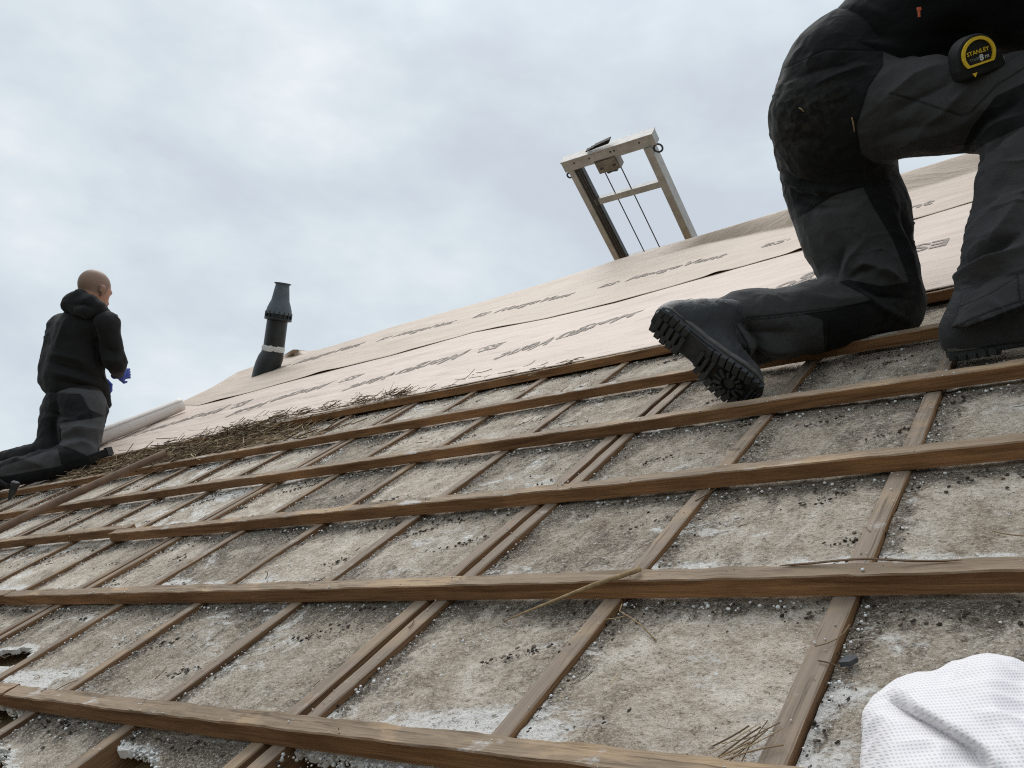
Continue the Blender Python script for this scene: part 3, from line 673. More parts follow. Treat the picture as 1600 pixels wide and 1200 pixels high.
# ------------------------------------------------------------------ implicit bodies
def cone(G_, a, b, ra, rb):
    a = np.array(a, np.float32); b = np.array(b, np.float32); ba = b - a; q = G_ - a; t = np.clip(q @ ba / (ba @ ba + 1e-12), 0, 1)
    return np.linalg.norm(q - t[..., None] * ba, axis=-1) - (ra + (rb - ra) * t)
def ell(G_, c, X, Y, Z, r):
    q = G_ - np.array(c, np.float32); B_ = np.stack([X, Y, Z], 1).astype(np.float32); l = q @ B_; r = np.array(r, np.float32)
    k0 = np.linalg.norm(l / r, axis=-1); k1 = np.linalg.norm(l / (r * r), axis=-1) + 1e-9; return k0 * (k0 - 1) / k1
def smin(a, b, k):
    h = np.clip(0.5 + 0.5 * (b - a) / k, 0, 1); return b + (a - b) * h - k * h * (1 - h)
def frame(z, x):
    z = np.array(z, float); z /= np.linalg.norm(z); x = np.array(x, float); x = x - z * (x @ z); x /= np.linalg.norm(x); return x, np.cross(z, x), z
def nets(prims, step, pad=0.03, cut=None):
    """prims: list of (kind, args, k). Smooth union, then naive surface nets."""
    lo = np.full(3, 1e9); hi = -lo
    for kd, ar, k in prims:
        if kd == 'c':
            for p_, r_ in ((ar[0], ar[2]), (ar[1], ar[3])): lo = np.minimum(lo, np.array(p_) - r_); hi = np.maximum(hi, np.array(p_) + r_)
        else:
            m_ = max(ar[4]); lo = np.minimum(lo, np.array(ar[0]) - m_); hi = np.maximum(hi, np.array(ar[0]) + m_)
    lo -= pad; hi += pad
    n = np.ceil((hi - lo) / step).astype(int) + 1
    ax_ = [lo[i] + step * np.arange(n[i]) for i in range(3)]
    G_ = np.stack(np.meshgrid(*ax_, indexing='ij'), -1).astype(np.float32); Fd = None
    for kd, ar, k in prims:
        d_ = cone(G_, *ar) if kd == 'c' else ell(G_, *ar)
        Fd = d_ if Fd is None else smin(Fd, d_, k)
    if cut is not None: Fd = np.maximum(Fd, cut(G_))
    S = Fd < 0
    cnt = np.zeros(n - 1, np.float32); acc = np.zeros((*(n - 1), 3), np.float32)
    def sl(o, d): return tuple(slice(o[i], n[i] - 1 + o[i]) for i in range(3))
    base = G_[:-1, :-1, :-1]
    for d in range(3):
        e_ = np.zeros(3, int); e_[d] = 1
        oth = [i for i in range(3) if i != d]
        for a in (0, 1):
            for b in (0, 1):
                o = np.zeros(3, int); o[oth[0]] = a; o[oth[1]] = b
                f0 = Fd[sl(o, d)]; f1 = Fd[sl(o + e_, d)]; x_ = (f0 < 0) != (f1 < 0)
                t = np.where(x_, f0 / np.where(x_, f0 - f1, 1), 0)
                pos = np.broadcast_to(o.astype(np.float32), (*(n - 1), 3)).copy(); pos[..., d] += t
                acc += pos * x_[..., None]; cnt += x_
    act = cnt > 0; idx = -np.ones(n - 1, np.int64); idx[act] = np.arange(act.sum())
    V = (base[act] + acc[act] / cnt[act][:, None] * step).astype(float)
    Fc = []
    for d in range(3):
        a, b = [(1, 2), (2, 0), (0, 1)][d]
        s0 = [slice(1, n[i] - 1) for i in range(3)]; s0[d] = slice(0, n[d] - 1); s1 = list(s0); s1[d] = slice(1, n[d])
        x0 = S[tuple(s0)]; x1 = S[tuple(s1)]; I = np.argwhere(x0 != x1); fl = x0[tuple(I.T)]
        off = np.array([1, 1, 1]); off[d] = 0; I = I + off
        ea = np.zeros(3, int); ea[a] = 1; eb = np.zeros(3, int); eb[b] = 1
        q = np.stack([idx[tuple((I - ea - eb).T)], idx[tuple((I - eb).T)], idx[tuple(I.T)], idx[tuple((I - ea).T)]], 1)
        q[~fl] = q[~fl][:, ::-1]; Fc.append(q)
    return V, np.concatenate(Fc)
def vnorm(V, F):
    a = V[F[:, 2]] - V[F[:, 0]]; b = V[F[:, 3]] - V[F[:, 1]]; nf = np.cross(a, b); N_ = np.zeros_like(V)
    for i in range(4): np.add.at(N_, F[:, i], nf)
    return N_ / (np.linalg.norm(N_, axis=1)[:, None] + 1e-12)
def relax(V, F, it=2, w_=0.5):
    for _ in range(it):
        s = np.zeros_like(V); c = np.zeros(len(V))
        for i in range(4):
            np.add.at(s, F[:, i], V[F[:, (i + 1) % 4]]); np.add.at(c, F[:, i], 1)
            np.add.at(s, F[:, i], V[F[:, (i - 1) % 4]]); np.add.at(c, F[:, i], 1)
        V = V + w_ * (s / c[:, None] - V)
    return V
def seg_dist(x, y, pl):
    d = np.full(x.shape, 1e9); 
    for (x0, y0), (x1, y1) in zip(pl[:-1], pl[1:]):
        dx, dy = x1 - x0, y1 - y0; t = np.clip(((x - x0) * dx + (y - y0) * dy) / (dx * dx + dy * dy + 1e-9), 0, 1)
        d = np.minimum(d, np.hypot(x - x0 - t * dx, y - y0 - t * dy))
    return d
def taper(x, y, pl):                                     # 1 in the middle of a fold, 0 at its ends
    L_ = 0; best = np.full(x.shape, 1e9); tt = np.zeros(x.shape); tot = sum(math.hypot(b[0] - a[0], b[1] - a[1]) for a, b in zip(pl[:-1], pl[1:]))
    for (x0, y0), (x1, y1) in zip(pl[:-1], pl[1:]):
        dx, dy = x1 - x0, y1 - y0; l = math.hypot(dx, dy); t = np.clip(((x - x0) * dx + (y - y0) * dy) / (l * l + 1e-9), 0, 1)
        d = np.hypot(x - x0 - t * dx, y - y0 - t * dy); m_ = d < best; best = np.where(m_, d, best); tt = np.where(m_, (L_ + t * l) / tot, tt); L_ += l
    return best, np.sin(np.pi * np.clip(tt, 0.04, 0.96)) ** 0.7
def poly_sd(x, y, pl):                                   # positive inside
    p_ = list(pl) + [pl[0]]; d = seg_dist(x, y, p_); ins = np.zeros(x.shape, bool)
    for (x0, y0), (x1, y1) in zip(p_[:-1], p_[1:]):
        c = ((y0 > y) != (y1 > y)) & (x < (x1 - x0) * (y - y0) / (y1 - y0 + 1e-12) + x0); ins ^= c
    return np.where(ins, d, -d)
def subdiv(V, F):                                         # one flat quad subdivision
    E_ = np.sort(np.stack([F, np.roll(F, -1, 1)], -1).reshape(-1, 2), 1); U_, inv = np.unique(E_, axis=0, return_inverse=True); inv = inv.reshape(-1, 4)
    n = len(V); m = len(U_); V2 = np.concatenate([V, (V[U_[:, 0]] + V[U_[:, 1]]) / 2, V[F].mean(1)]); c = n + m + np.arange(len(F))
    Q = [np.stack([F[:, i], n + inv[:, i], c, n + inv[:, (i - 1) % 4]], 1) for i in range(4)]
    return V2, np.concatenate(Q)
def garment(name, prims, step, mat, parent, folds=(), panels=(), seams=(), noise=0.004, nsc=9.0, dust=None, cut=None, it=2, sub=False, gain=1.7):
    V, F = nets(prims, step, cut=cut); V = relax(V, F, it)
    if sub: V, F = subdiv(V, F); V = relax(V, F, 2)
    N_ = vnorm(V, F)
    x, y, z = proj(V); fw = np.clip((N_ * (np.array([0, 0, H]) - V)).sum(1) / np.linalg.norm(np.array([0, 0, H]) - V, axis=1) * 3 + 0.5, 0, 1)
    d = noise * (fbm(V, nsc, 3, 3) + 0.6 * (1 - 2 * np.abs(fbm(V, nsc * 1.9, 2, 8))))
    # small drag creases running across the limbs
    Q = V @ np.array([[1.0, 0.35, 0.0], [-0.45, 1.0, 0.3], [0.25, -0.5, 1.0]]) * np.array([0.45, 1.0, 1.7])
    cr = 1 - np.abs(fbm(Q, nsc * 1.25, 2, 21)) * 3.2; d = d + noise * 1.1 * np.clip(cr, 0, 1) ** 2 * np.clip(0.5 + fbm(V, nsc * 0.5, 2, 33), 0, 1)
    for pl, w_, amp in folds:
        ds, tp = taper(x, y, pl); d = d + amp * tp * np.exp(-(ds / w_) ** 1.25) * fw * gain
    V = V + N_ * d[:, None]
    x, y, z = proj(V)
    pan = np.full(len(V), -50.0)
    for pl in panels: pan = np.maximum(pan, np.where(fw > 0.02, poly_sd(x, y, pl), -50))
    sm = np.zeros(len(V))
    for pl, w_ in seams: sm = np.maximum(sm, np.exp(-(seg_dist(x, y, pl) / w_) ** 2) * (fw > 0.05))
    du = dust(x, y, V) if dust is not None else np.zeros(len(V))
    return build(name, V, F, mat, parent, smooth=True, attrs={'panel': pan, 'seam': sm, 'dust': du})

# ------------------------------------------------------------------ boots (local: x toe, y side, z up; metres)
SOLE_HALF = [(0.0, 0.012), (0.006, 0.026), (0.02, 0.035), (0.05, 0.038), (0.09, 0.034), (0.12, 0.033), (0.15, 0.038), (0.19, 0.047), (0.22, 0.049), (0.25, 0.044), (0.275, 0.032), (0.288, 0.018), (0.292, 0.004)]
def boot(parent, o, X, Z, mat=None, bend=0.0, side=1, name='boot', shaft=0.17, detail=True, leg=None):
    """o heel point on the sole; X toe direction, Z up direction, in roof coordinates"""
    X, Y, Z = (lambda x_, y_, z_: (x_, y_, z_))(*(lambda f_: (f_[0], f_[1], f_[2]))(frame(Z, X)))
    def tr(V):
        V = np.array(V, float); x_ = V[:, 0].copy(); z_ = V[:, 2].copy()
        if bend:
            x0 = 0.185; m_ = x_ > x0; rr = 0.10; th = np.clip((x_ - x0) / rr, 0, 1) * bend; ex = np.maximum(x_ - x0 - rr, 0)
            R_ = rr / bend
            nx = x0 + np.sin(th) * (R_ - z_) + ex * np.cos(bend); nz = R_ - np.cos(th) * (R_ - z_) + ex * np.sin(bend)
            x_ = np.where(m_, nx, x_); z_ = np.where(m_, nz, z_)
        return np.array(o) + x_[:, None] * X + V[:, 1:2] * Y + z_[:, None] * Z
    E3 = np.eye(3); sh = np.array([0.07, 0, shaft])
    if leg is not None:
        lg = np.array(leg) - np.array(o); lg = np.array([lg @ X, lg @ Y, lg @ Z]) - np.array([0.06, 0, 0.07]); lg[0] = max(lg[0], -0.1); sh = np.array([0.06, 0, 0.07]) + lg / np.linalg.norm(lg) * (shaft - 0.06)
    pr = [('e', ((0.05, 0, 0.055), E3[0], E3[1], E3[2], (0.052, 0.040, 0.055)), 0.02),
          ('c', ((0.058, 0, 0.06), tuple(sh), 0.040, 0.044), 0.03),
          ('c', ((0.085, 0, 0.10), (0.17, 0, 0.055), 0.045, 0.040), 0.04),
          ('e', ((0.19, 0.0, 0.045), E3[0], E3[1], E3[2], (0.075, 0.047, 0.042)), 0.03),
          ('e', ((0.235, 0.0, 0.040), E3[0], E3[1], E3[2], (0.054, 0.044, 0.036)), 0.02),
          ('c', ((0.03, 0, 0.03), (0.12, 0, 0.03), 0.032, 0.032), 0.03)]
    V, F = nets(pr, 0.0065, 0.02, cut=lambda g: 0.020 - g[..., 2]); V = relax(V, F, 2); N_ = vnorm(V, F)
    cr = np.exp(-((V[:, 0] - 0.165 + 0.25 * (V[:, 2] - 0.08)) / 0.006) ** 2) + np.exp(-((V[:, 0] - 0.185 + 0.25 * (V[:, 2] - 0.08)) / 0.006) ** 2)
    cr += np.exp(-((V[:, 2] - 0.115) / 0.008) ** 2) * (V[:, 0] > 0.05)
    sm = np.exp(-((V[:, 2] - 0.132) / 0.003) ** 2) + np.exp(-((V[:, 0] - 0.225 - 0.2 * np.abs(V[:, 1])) / 0.003) ** 2)
    V = V + N_ * (-0.0035 * cr * (V[:, 2] > 0.05) + 0.0012 * fbm(V, 40, 2, 3))[:, None]
    b = build(name, tr(V), F, mat or LEATH, parent, smooth=True, attrs={'panel': np.where(V[:, 0] > 0.225, 5, -5.0), 'seam': sm * 0.8, 'dust': np.zeros(len(V))})
    # sole: midsole welt, heel block, tread blocks
    mb = MB()
    def outline(s_, x0=0.0, x1=0.292, n=40):
        xs = np.linspace(x0, x1, n); hw = np.interp(xs, [a for a, _ in SOLE_HALF], [c for _, c in SOLE_HALF]) * s_
        inset = 0.006 * np.sin(np.clip((xs - 0.06) / 0.12, 0, 1) * math.pi) * side
        return [(a, c + i_) for a, c, i_ in zip(xs, hw, inset)] + [(a, -c + i_) for a, c, i_ in list(zip(xs, hw, inset))[::-1]]
    E = (np.array([1.0, 0, 0]), np.array([0, 1.0, 0]), np.array([0, 0, 1.0]))
    def pris(poly, h0, h1): mb.prism((0, 0, 0), *E, poly, h0, h1)
    pris(outline(1.02), 0.013, 0.022)                       # midsole
    pris(outline(0.93), 0.009, 0.014)
    if detail:
        for sgn_ in (1, -1):
            for xa in np.arange(0.012, 0.285, 0.0165):
                if 0.092 < xa < 0.128: continue
                hw = float(np.interp(xa, [a for a, _ in SOLE_HALF], [c for _, c in SOLE_HALF])); dirx = 0.35 if xa > 0.13 else -0.2
                c_ = np.array([xa, sgn_ * (hw - 0.008), 0.0075]); Xd = np.array([1, dirx * sgn_ * 0.6, 0]); Xd /= np.linalg.norm(Xd); Yd = np.array([-Xd[1], Xd[0], 0])
                mb.box(c_ + np.array([0, -sgn_ * 0.001, 0.003]), Yd, Xd, E[2], 0.0120, 0.0067, 0.0052)
                mb.box(c_ + np.array([0, sgn_ * 0.006, 0.007]), Yd, Xd, E[2], 0.004, 0.0055, 0.005)
        for xa in np.arange(0.02, 0.085, 0.016): mb.box((xa, 0, 0.0065), E[0], E[1], E[2], 0.005, 0.017, 0.0062)
        cc = np.array([0.215, 0, 0.0]); mb.lathe((0.215, 0, 0.011), (0, 0, -1), [(0.013, 0), (0.013, 0.005), (0.010, 0.006), (0.010, 0.004), (0.001, 0.004)], 24)
        for k in range(12):
            g = 2 * math.pi * k / 12; d_ = np.array([math.cos(g), math.sin(g), 0]); l_ = 0.012 if abs(math.sin(g)) > 0.5 else 0.019
            mb.box(cc + d_ * (0.0165 + l_ / 2) + np.array([0, 0, 0.0065]), d_, np.array([-d_[1], d_[0], 0]), E[2], l_ / 2, 0.0026 + 0.0012 * (k % 2), 0.0055)
        for xa in np.arange(0.135, 0.175, 0.015): mb.box((xa, 0, 0.0075), E[0], E[1], E[2], 0.004, 0.022, 0.006)
        for k in range(3): mb.box((0.262 + 0.008 * k, 0, 0.0075), E[0], E[1], E[2], 0.0025, 0.02 - 0.004 * k, 0.006)
    V = np.array(mb.V); zt = 0.0135; V[:, 2] += 0.012 * np.clip((V[:, 0] - 0.255) / 0.037, 0, 1) ** 2
    # subdivide long faces along x for the toe bend: outlines already dense
    so_ = build('sole', tr(V), mb.F, SOLE, b)
    mb = MB(); mb.prism((0, 0, 0), *E, outline(1.12), 0.0215, 0.034); wt = build('welt', tr(mb.V), mb.F, WELT, b); mdw = wt.modifiers.new('bev', 'BEVEL'); mdw.width = 0.004; mdw.segments = 3; mdw.limit_method = 'ANGLE'; mdw.angle_limit = R(40)
    md = so_.modifiers.new('bev', 'BEVEL'); md.width = 0.0012; md.segments = 2; md.limit_method = 'ANGLE'; md.angle_limit = R(40)
    return b

def head_mesh(parent, c, upd, fwd, s=1.0, hair=True):
    """head centred at c; upd chin->crown, fwd the way the face looks"""
    f_ = np.array(fwd, float); z_ = np.array(upd, float); z_ /= np.linalg.norm(z_); f_ -= z_ * (f_ @ z_); f_ /= np.linalg.norm(f_); y_ = np.cross(z_, f_)
    def p_(a, b, d): return np.array(c) + s * (a * f_ + b * y_ + d * z_)
    pr = [('e', (p_(-0.015, 0, 0.035), f_, y_, z_, np.array([0.097, 0.076, 0.088]) * s), 0.02),
          ('e', (p_(0.02, 0, -0.03), f_, y_, z_, np.array([0.072, 0.062, 0.085]) * s), 0.03),
          ('e', (p_(0.055, 0, -0.085), f_, y_, z_, np.array([0.032, 0.034, 0.026]) * s), 0.03),
          ('c', (p_(0.082, 0, 0.01), p_(0.104, 0, -0.028), 0.010 * s, 0.014 * s), 0.014),
          ('c', (p_(0.09, 0, -0.064), p_(0.088, 0, -0.070), 0.014 * s, 0.014 * s), 0.012),
          ('c', (p_(0.075, 0.036, 0.028), p_(0.082, 0.012, 0.03), 0.011 * s, 0.011 * s), 0.015),
          ('c', (p_(0.075, -0.036, 0.028), p_(0.082, -0.012, 0.03), 0.011 * s, 0.011 * s), 0.015),
          ('c', (p_(-0.02, 0, -0.04), p_(-0.035, 0, -0.16), 0.056 * s, 0.060 * s), 0.03)]
    for sg in (1, -1):
        pr.append(('c', (p_(-0.012, sg * 0.076, -0.025), p_(-0.02, sg * 0.083, 0.015), 0.008 * s, 0.014 * s), 0.006))
        pr.append(('c', (p_(-0.028, sg * 0.084, 0.02), p_(-0.030, sg * 0.083, -0.008), 0.010 * s, 0.008 * s), 0.006))
    V, F = nets(pr, 0.0055, 0.02); V = relax(V, F, 1)
    q = (V - np.array(c)) / s; lf = q @ f_; lz = q @ z_; ly = q @ y_
    hr = (lz - (-0.025 + 0.75 * np.clip(lf, 0, 1) + np.where(lf > 0.02, 0.045, 0))) * 100 * (np.abs(ly) < 0.078)
    return V, F, hr if hair else hr * 0 - 9, p_

# ------------------------------------------------------------------ the near workman
KL = P(1380, 476, 1.985); AL = P(1050, 541, 1.915)
HL = P(1322, 236, 2.10); hd = np.array([-0.606, -0.298, -0.738]); HRc = np.array([(1322 - 800) / FPX * 2.10, (236 - 600) / FPX * 2.10, 2.10]) + hd * 0.17
HR = C2R(HRc) + np.array([0, 0, H]); KR = P(1632, 160, 1.72)
fo = on(1473, 580, 0.0); AR = np.array([fo[0] + 0.100, fo[1] + 0.046, 0.045]); print('AR', proj([AR]), np.linalg.norm(AR - KR), np.linalg.norm(KR - HR), np.linalg.norm(KL - HL), np.linalg.norm(AL - KL))
PEL = (HL + HR) / 2
SP = C2R([0.60, -0.77, -0.18]); SP /= np.linalg.norm(SP)
LAT = C2R(hd)                                             # towards his right side, which is the near side
man = thing('person', np.array([*(on(1390, 545)[:2]), 0.0]), 'near workman in black jacket and dark work trousers kneeling on the battens at the right', 'person')
XP, YP, ZP = frame(SP, LAT)
CH = PEL + SP * 0.42; NK = PEL + SP * 0.60
tr_pr = [('c', (P(1312, 285, 2.06), P(1334, 350, 2.03), 0.128, 0.116), 0.03), ('c', (P(1334, 350, 2.03), P(1362, 440, 2.0), 0.116, 0.102), 0.03), ('c', (P(1362, 440, 2.0), KL, 0.100, 0.086), 0.02), ('c', (KL, P(1172, 513, 1.95), 0.082, 0.080), 0.02), ('c', (P(1172, 513, 1.95), AL, 0.080, 0.067), 0.03),
         ('c', (HR, KR, 0.112, 0.088), 0.04), ('c', (KR, AR, 0.098, 0.082), 0.04),
         ('e', (PEL + SP * 0.01, XP, YP, ZP, (0.175, 0.118, 0.14)), 0.04),
         ('c', (P(1306, 225, 2.0), P(1300, 218, 2.1), 0.118, 0.118), 0.04),
         ('c', (P(1322, 112, 1.98), P(1330, 130, 2.1), 0.135, 0.135), 0.05)]
def cutl(g):                                              # cuffs
    a1 = AL - KL; a1 = a1 / np.linalg.norm(a1); a2 = AR - KR; a2 = a2 / np.linalg.norm(a2)
    d1 = (g - P(1102, 524, 1.90).astype(np.float32)) @ C2R([-0.74, 0.62, 0.25]).astype(np.float32); d2 = (g - P(1541, 494, proj([AR])[2][0]).astype(np.float32)) @ C2R([0.37, 0.93, 0]).astype(np.float32)
    n1_ = np.linalg.norm(g - AL.astype(np.float32), axis=-1) < 0.20; n2_ = np.linalg.norm(g - AR.astype(np.float32), axis=-1) < 0.20
    return np.maximum(np.where(n1_, d1, -1), np.where(n2_, d2, -1))
folds = [
 ([(1206, 262), (1245, 285), (1310, 292)], 7, -0.006), ([(1212, 282), (1250, 306), (1320, 312)], 7, -0.006), ([(1226, 305), (1270, 325), (1330, 322)], 6, -0.005), ([(1208, 272), (1248, 296), (1315, 302)], 6, 0.004),
 ([(1322, 438), (1345, 422), (1379, 419)], 6, -0.008), ([(1327, 430), (1350, 414), (1385, 424), (1410, 440)], 7, 0.009), ([(1306, 437), (1311, 410), (1322, 385)], 6, -0.006), ([(1316, 440), (1328, 405), (1350, 375)], 6, 0.005),
 ([(1335, 440), (1370, 462), (1425, 468)], 7, -0.006), ([(1340, 455), (1375, 480), (1420, 500)], 8, 0.005),
 ([(1395, 330), (1420, 400), (1440, 470)], 7, 0.005), ([(1405, 320), (1428, 395), (1444, 455)], 5, -0.005),
 ([(1375, 160), (1430, 120), (1490, 95)], 8, 0.005), ([(1385, 185), (1440, 150), (1500, 120)], 9, -0.005), ([(1420, 215), (1470, 180), (1530, 120)], 9, 0.004), ([(1360, 225), (1420, 200), (1470, 195)], 10, -0.004), ([(1375, 245), (1430, 215), (1480, 205)], 10, 0.004),
 ([(1500, 250), (1535, 190), (1600, 150)], 12, -0.008), ([(1515, 240), (1550, 200), (1600, 180)], 9, 0.008), ([(1520, 262), (1560, 215), (1600, 200)], 8, -0.006),
 ([(1490, 420), (1540, 395), (1600, 362)], 9, -0.011), ([(1490, 440), (1540, 412), (1600, 385)], 9, 0.011), ([(1500, 455), (1560, 430), (1600, 428)], 10, -0.006), ([(1545, 380), (1575, 340), (1600, 300)], 9, 0.006), ([(1520, 330), (1560, 300), (1600, 290)], 12, -0.004),
 ([(1120, 490), (1180, 520), (1250, 520)], 12, -0.006), ([(1140, 530), (1200, 548), (1270, 540)], 12, 0.007), ([(1150, 560), (1185, 560), (1230, 575)], 9, -0.008), ([(1150, 497), (1165, 530), (1172, 575)], 8, 0.009), ([(1165, 500), (1185, 535), (1190, 580)], 8, -0.010), ([(1250, 460), (1310, 470), (1370, 462)], 10, 0.004),
 ([(1240, 180), (1290, 150), (1330, 130)], 12, 0.004), ([(1225, 130), (1270, 110), (1345, 95)], 8, -0.004), ([(1270, 135), (1310, 118), (1370, 100)], 8, 0.005), ([(1215, 230), (1260, 215), (1310, 225)], 12, -0.004)]
P1 = [(1380, 75), (1500, 50), (1620, 80), (1620, 120), (1556, 150), (1518, 200), (1490, 262), (1440, 262), (1365, 254), (1345, 241), (1338, 198), (1357, 136), (1380, 102)]
P2 = [(1235, 348), (1300, 306), (1348, 292), (1362, 320), (1395, 375), (1420, 440), (1378, 447), (1326, 437), (1270, 450)]
P3 = [(1470, 276), (1540, 225), (1610, 192), (1640, 192), (1640, 460), (1460, 530), (1460, 400)]
P4 = [(1040, 470), (1110, 455), (1300, 435), (1362, 468), (1300, 484), (1255, 490), (1285, 500), (1290, 570), (1150, 600), (1120, 560)]
seams = [([(1391, 146), (1440, 160), (1501, 181), (1518, 176), (1540, 152), (1558, 133), (1600, 107)], 1.6), ([(1380, 102), (1357, 136), (1338, 198), (1345, 241), (1360, 252)], 1.5), ([(1139, 501), (1190, 495), (1256, 488), (1320, 480), (1359, 474)], 1.5), ([(1139, 505), (1190, 499), (1256, 492), (1320, 484)], 0.9),
         ([(1104, 518), (1142, 495), (1168, 540), (1172, 565)], 1.3), ([(1483, 517), (1523, 497), (1560, 483), (1600, 470)], 1.6), ([(1590, 430), (1594, 475)], 1.5), ([(1500, 480), (1550, 458), (1590, 432)], 0.8), ([(1295, 505), (1290, 570)], 1.4),
         ([(1258, 335), (1300, 306), (1348, 292)], 1.4), ([(1225, 108), (1290, 78), (1380, 80)], 1.6)]
def dust_near(x, y, V): return np.exp(-((x - 1265) / 55) ** 2 - ((y - 165) / 55) ** 2) * 0.5 + np.exp(-((x - 1235) / 25) ** 2 - ((y - 215) / 40) ** 2) * 0.4 + 0.35 * np.exp(-((x - 1400) / 45) ** 2 - ((y - 500) / 45) ** 2) + 0.22 * np.clip(fbm(V, 6, 2, 61), 0, 1)
near_tr = garment('trousers', tr_pr, 0.0065, TROUS, man, folds, [P1, P2, P3, P4], seams, 0.0036, 11.0, dust_near, cutl, 1, True, 2.3)
def on_trousers(px, py):
    bvh = BVHTree.FromPolygons([v.co[:] for v in near_tr.data.vertices], [p_.vertices[:] for p_ in near_tr.data.polygons]); r_ = r0of(near_tr); d_ = C2R([(px - 800) / FPX, (py - 600) / FPX, 1.0]); h_ = bvh.ray_cast(Vector(np.array([0, 0, H]) - r_), Vector(d_ / np.linalg.norm(d_)))
    return np.array(h_[0]) + r_
# jacket, arms and (out of the picture) head
SHR = CH + LAT * 0.19 + SP * 0.06; SHL = CH - LAT * 0.19 + SP * 0.06
FW = np.cross(LAT, SP); FW = FW if FW @ np.array([1, 0, 0]) > 0 else -FW
ELR = SHR + FW * 0.17 - UPW * 0.22 + np.array([0.05, 0, 0]); ELL = SHL + FW * 0.20 - UPW * 0.20
WRR = ELR + np.array([0.20, 0.10, -0.10]); WRL = ELL + np.array([0.22, 0.0, -0.11])
jk = [('c', (PEL + SP * 0.11 + LAT * 0.045, CH + LAT * 0.06, 0.138, 0.135), 0.05), ('c', (PEL + SP * 0.11 - LAT * 0.045, CH - LAT * 0.06, 0.138, 0.135), 0.05),
      ('c', (SHR, SHL, 0.085, 0.085), 0.05), ('c', (CH, NK, 0.12, 0.075), 0.04),
      ('c', (P(1450, 20, 1.92), P(1640, 30, 1.80), 0.085, 0.08), 0.05), ('c', (P(1520, -40, 1.85), P(1650, -20, 1.75), 0.10, 0.10), 0.05),
      ('c', (SHR, ELR, 0.072, 0.06), 0.03), ('c', (ELR, WRR, 0.06, 0.045), 0.03), ('c', (SHL, ELL, 0.072, 0.06), 0.03), ('c', (ELL, WRL, 0.06, 0.045), 0.03)]
jfold = [([(1300, 60), (1350, 50), (1400, 60)], 10, -0.008), ([(1270, 85), (1320, 66), (1395, 72)], 8, 0.008), ([(1290, 20), (1340, 10), (1400, 30)], 12, 0.005), ([(1440, 60), (1500, 50), (1560, 60)], 9, -0.005)]
garment('jacket', jk, 0.008, JACK, man, jfold, [], [], 0.004, 8.0, None, None, 2, False, 1.9)
hc = NK + SP * 0.13 + FW * 0.05
V, F, hr, _ = head_mesh(man, hc, SP * 0.8 + FW * 0.1 + UPW * 0.3, FW - UPW * 0.2)
hb = build('head', V, F, SKIN, man, smooth=True, attrs={'panel': hr})
def hand(parent, wr, dirn, palmn, mat, s=1.0, curl=0.6):
    """palm with four bent fingers and a thumb; dirn along the forearm, palmn out of the palm"""
    X, Y, Z = (lambda f_: f_)(frame(palmn, dirn)); pr = []
    def q(a, b, c_): return np.array(wr) + s * (a * X + b * Y + c_ * Z)
    pr.append(('e', (q(0.045, 0, 0), X, Y, Z, np.array([0.052, 0.043, 0.019]) * s), 0.012))
    for i, (yy_, ln) in enumerate(((-0.032, 0.066), (-0.011, 0.078), (0.011, 0.083), (0.031, 0.073))):
        p0 = q(0.085, yy_, 0); a1 = curl * 0.6 + 0.07 * i; p1 = p0 + s * ln * 0.45 * (X * math.cos(a1) + Z * math.sin(a1)); a2 = a1 + curl * 1.1; p2 = p1 + s * ln * 0.32 * (X * math.cos(a2) + Z * math.sin(a2)); a3 = a2 + curl * 0.7; p3 = p2 + s * ln * 0.23 * (X * math.cos(a3) + Z * math.sin(a3))
        for (u_, v_, r1, r2) in ((p0, p1, 0.0098, 0.009), (p1, p2, 0.009, 0.0082), (p2, p3, 0.0082, 0.007)): pr.append(('c', (u_, v_, r1 * s, r2 * s), 0.004))
    t0 = q(0.02, 0.035, 0.004); t1 = q(0.05, 0.062, 0.018); t2_ = q(0.08, 0.062, 0.032)
    pr += [('c', (t0, t1, 0.016 * s, 0.011 * s), 0.01), ('c', (t1, t2_, 0.011 * s, 0.009 * s), 0.004)]
    pr.append(('c', (q(-0.03, 0, 0), q(0.02, 0, 0), 0.028 * s, 0.028 * s), 0.015))
    V, F = nets(pr, 0.0045 * s, 0.015); return V, F
for wr, d_ in ((WRR, WRR - ELR), (WRL, WRL - ELL)):
    V, F = hand(man, wr + d_ / np.linalg.norm(d_) * 0.03, d_, -UPW, GLOVE, 1.0, 0.7); build('glove', V, F, BLACK, man, smooth=True)
# boots
hX = np.array([(1165 - 800) / FPX * 1.79, (614 - 600) / FPX * 1.79, 1.79]) - np.array([(1045 - 800) / FPX * 1.86, (502 - 600) / FPX * 1.86, 1.86])
sn = np.array([-0.66, 0.44, -0.56])
bX = C2R(hX); bZ = -C2R(sn); bx_, by_, bz_ = frame(bZ, bX)
boot(man, P(1016, 498, 1.87), bX, bZ, bend=0.5, side=-1, shaft=0.17, leg=KL)
boot(man, np.array([fo[0] + 0.005, fo[1] + 0.046, 0.003]), (1, 0.02, 0.02), (0, 0.12, 1), side=1, shaft=0.15, leg=KR)
mb = MB(); zc = 1.72
for o_ in (0,):
    mb.box(P(1436, 14, zc), C2R([0.15, 1, 0]), C2R([1, -0.1, 0]), C2R([0, 0, 1]), 0.003, 0.0035, 0.002); mb.box(P(1436, 21, zc), C2R([0.05, 1, 0]), C2R([1, 0, 0]), C2R([0, 0, 1]), 0.007, 0.0018, 0.0015)
zp = mb.build('zip_pull', RED, man)

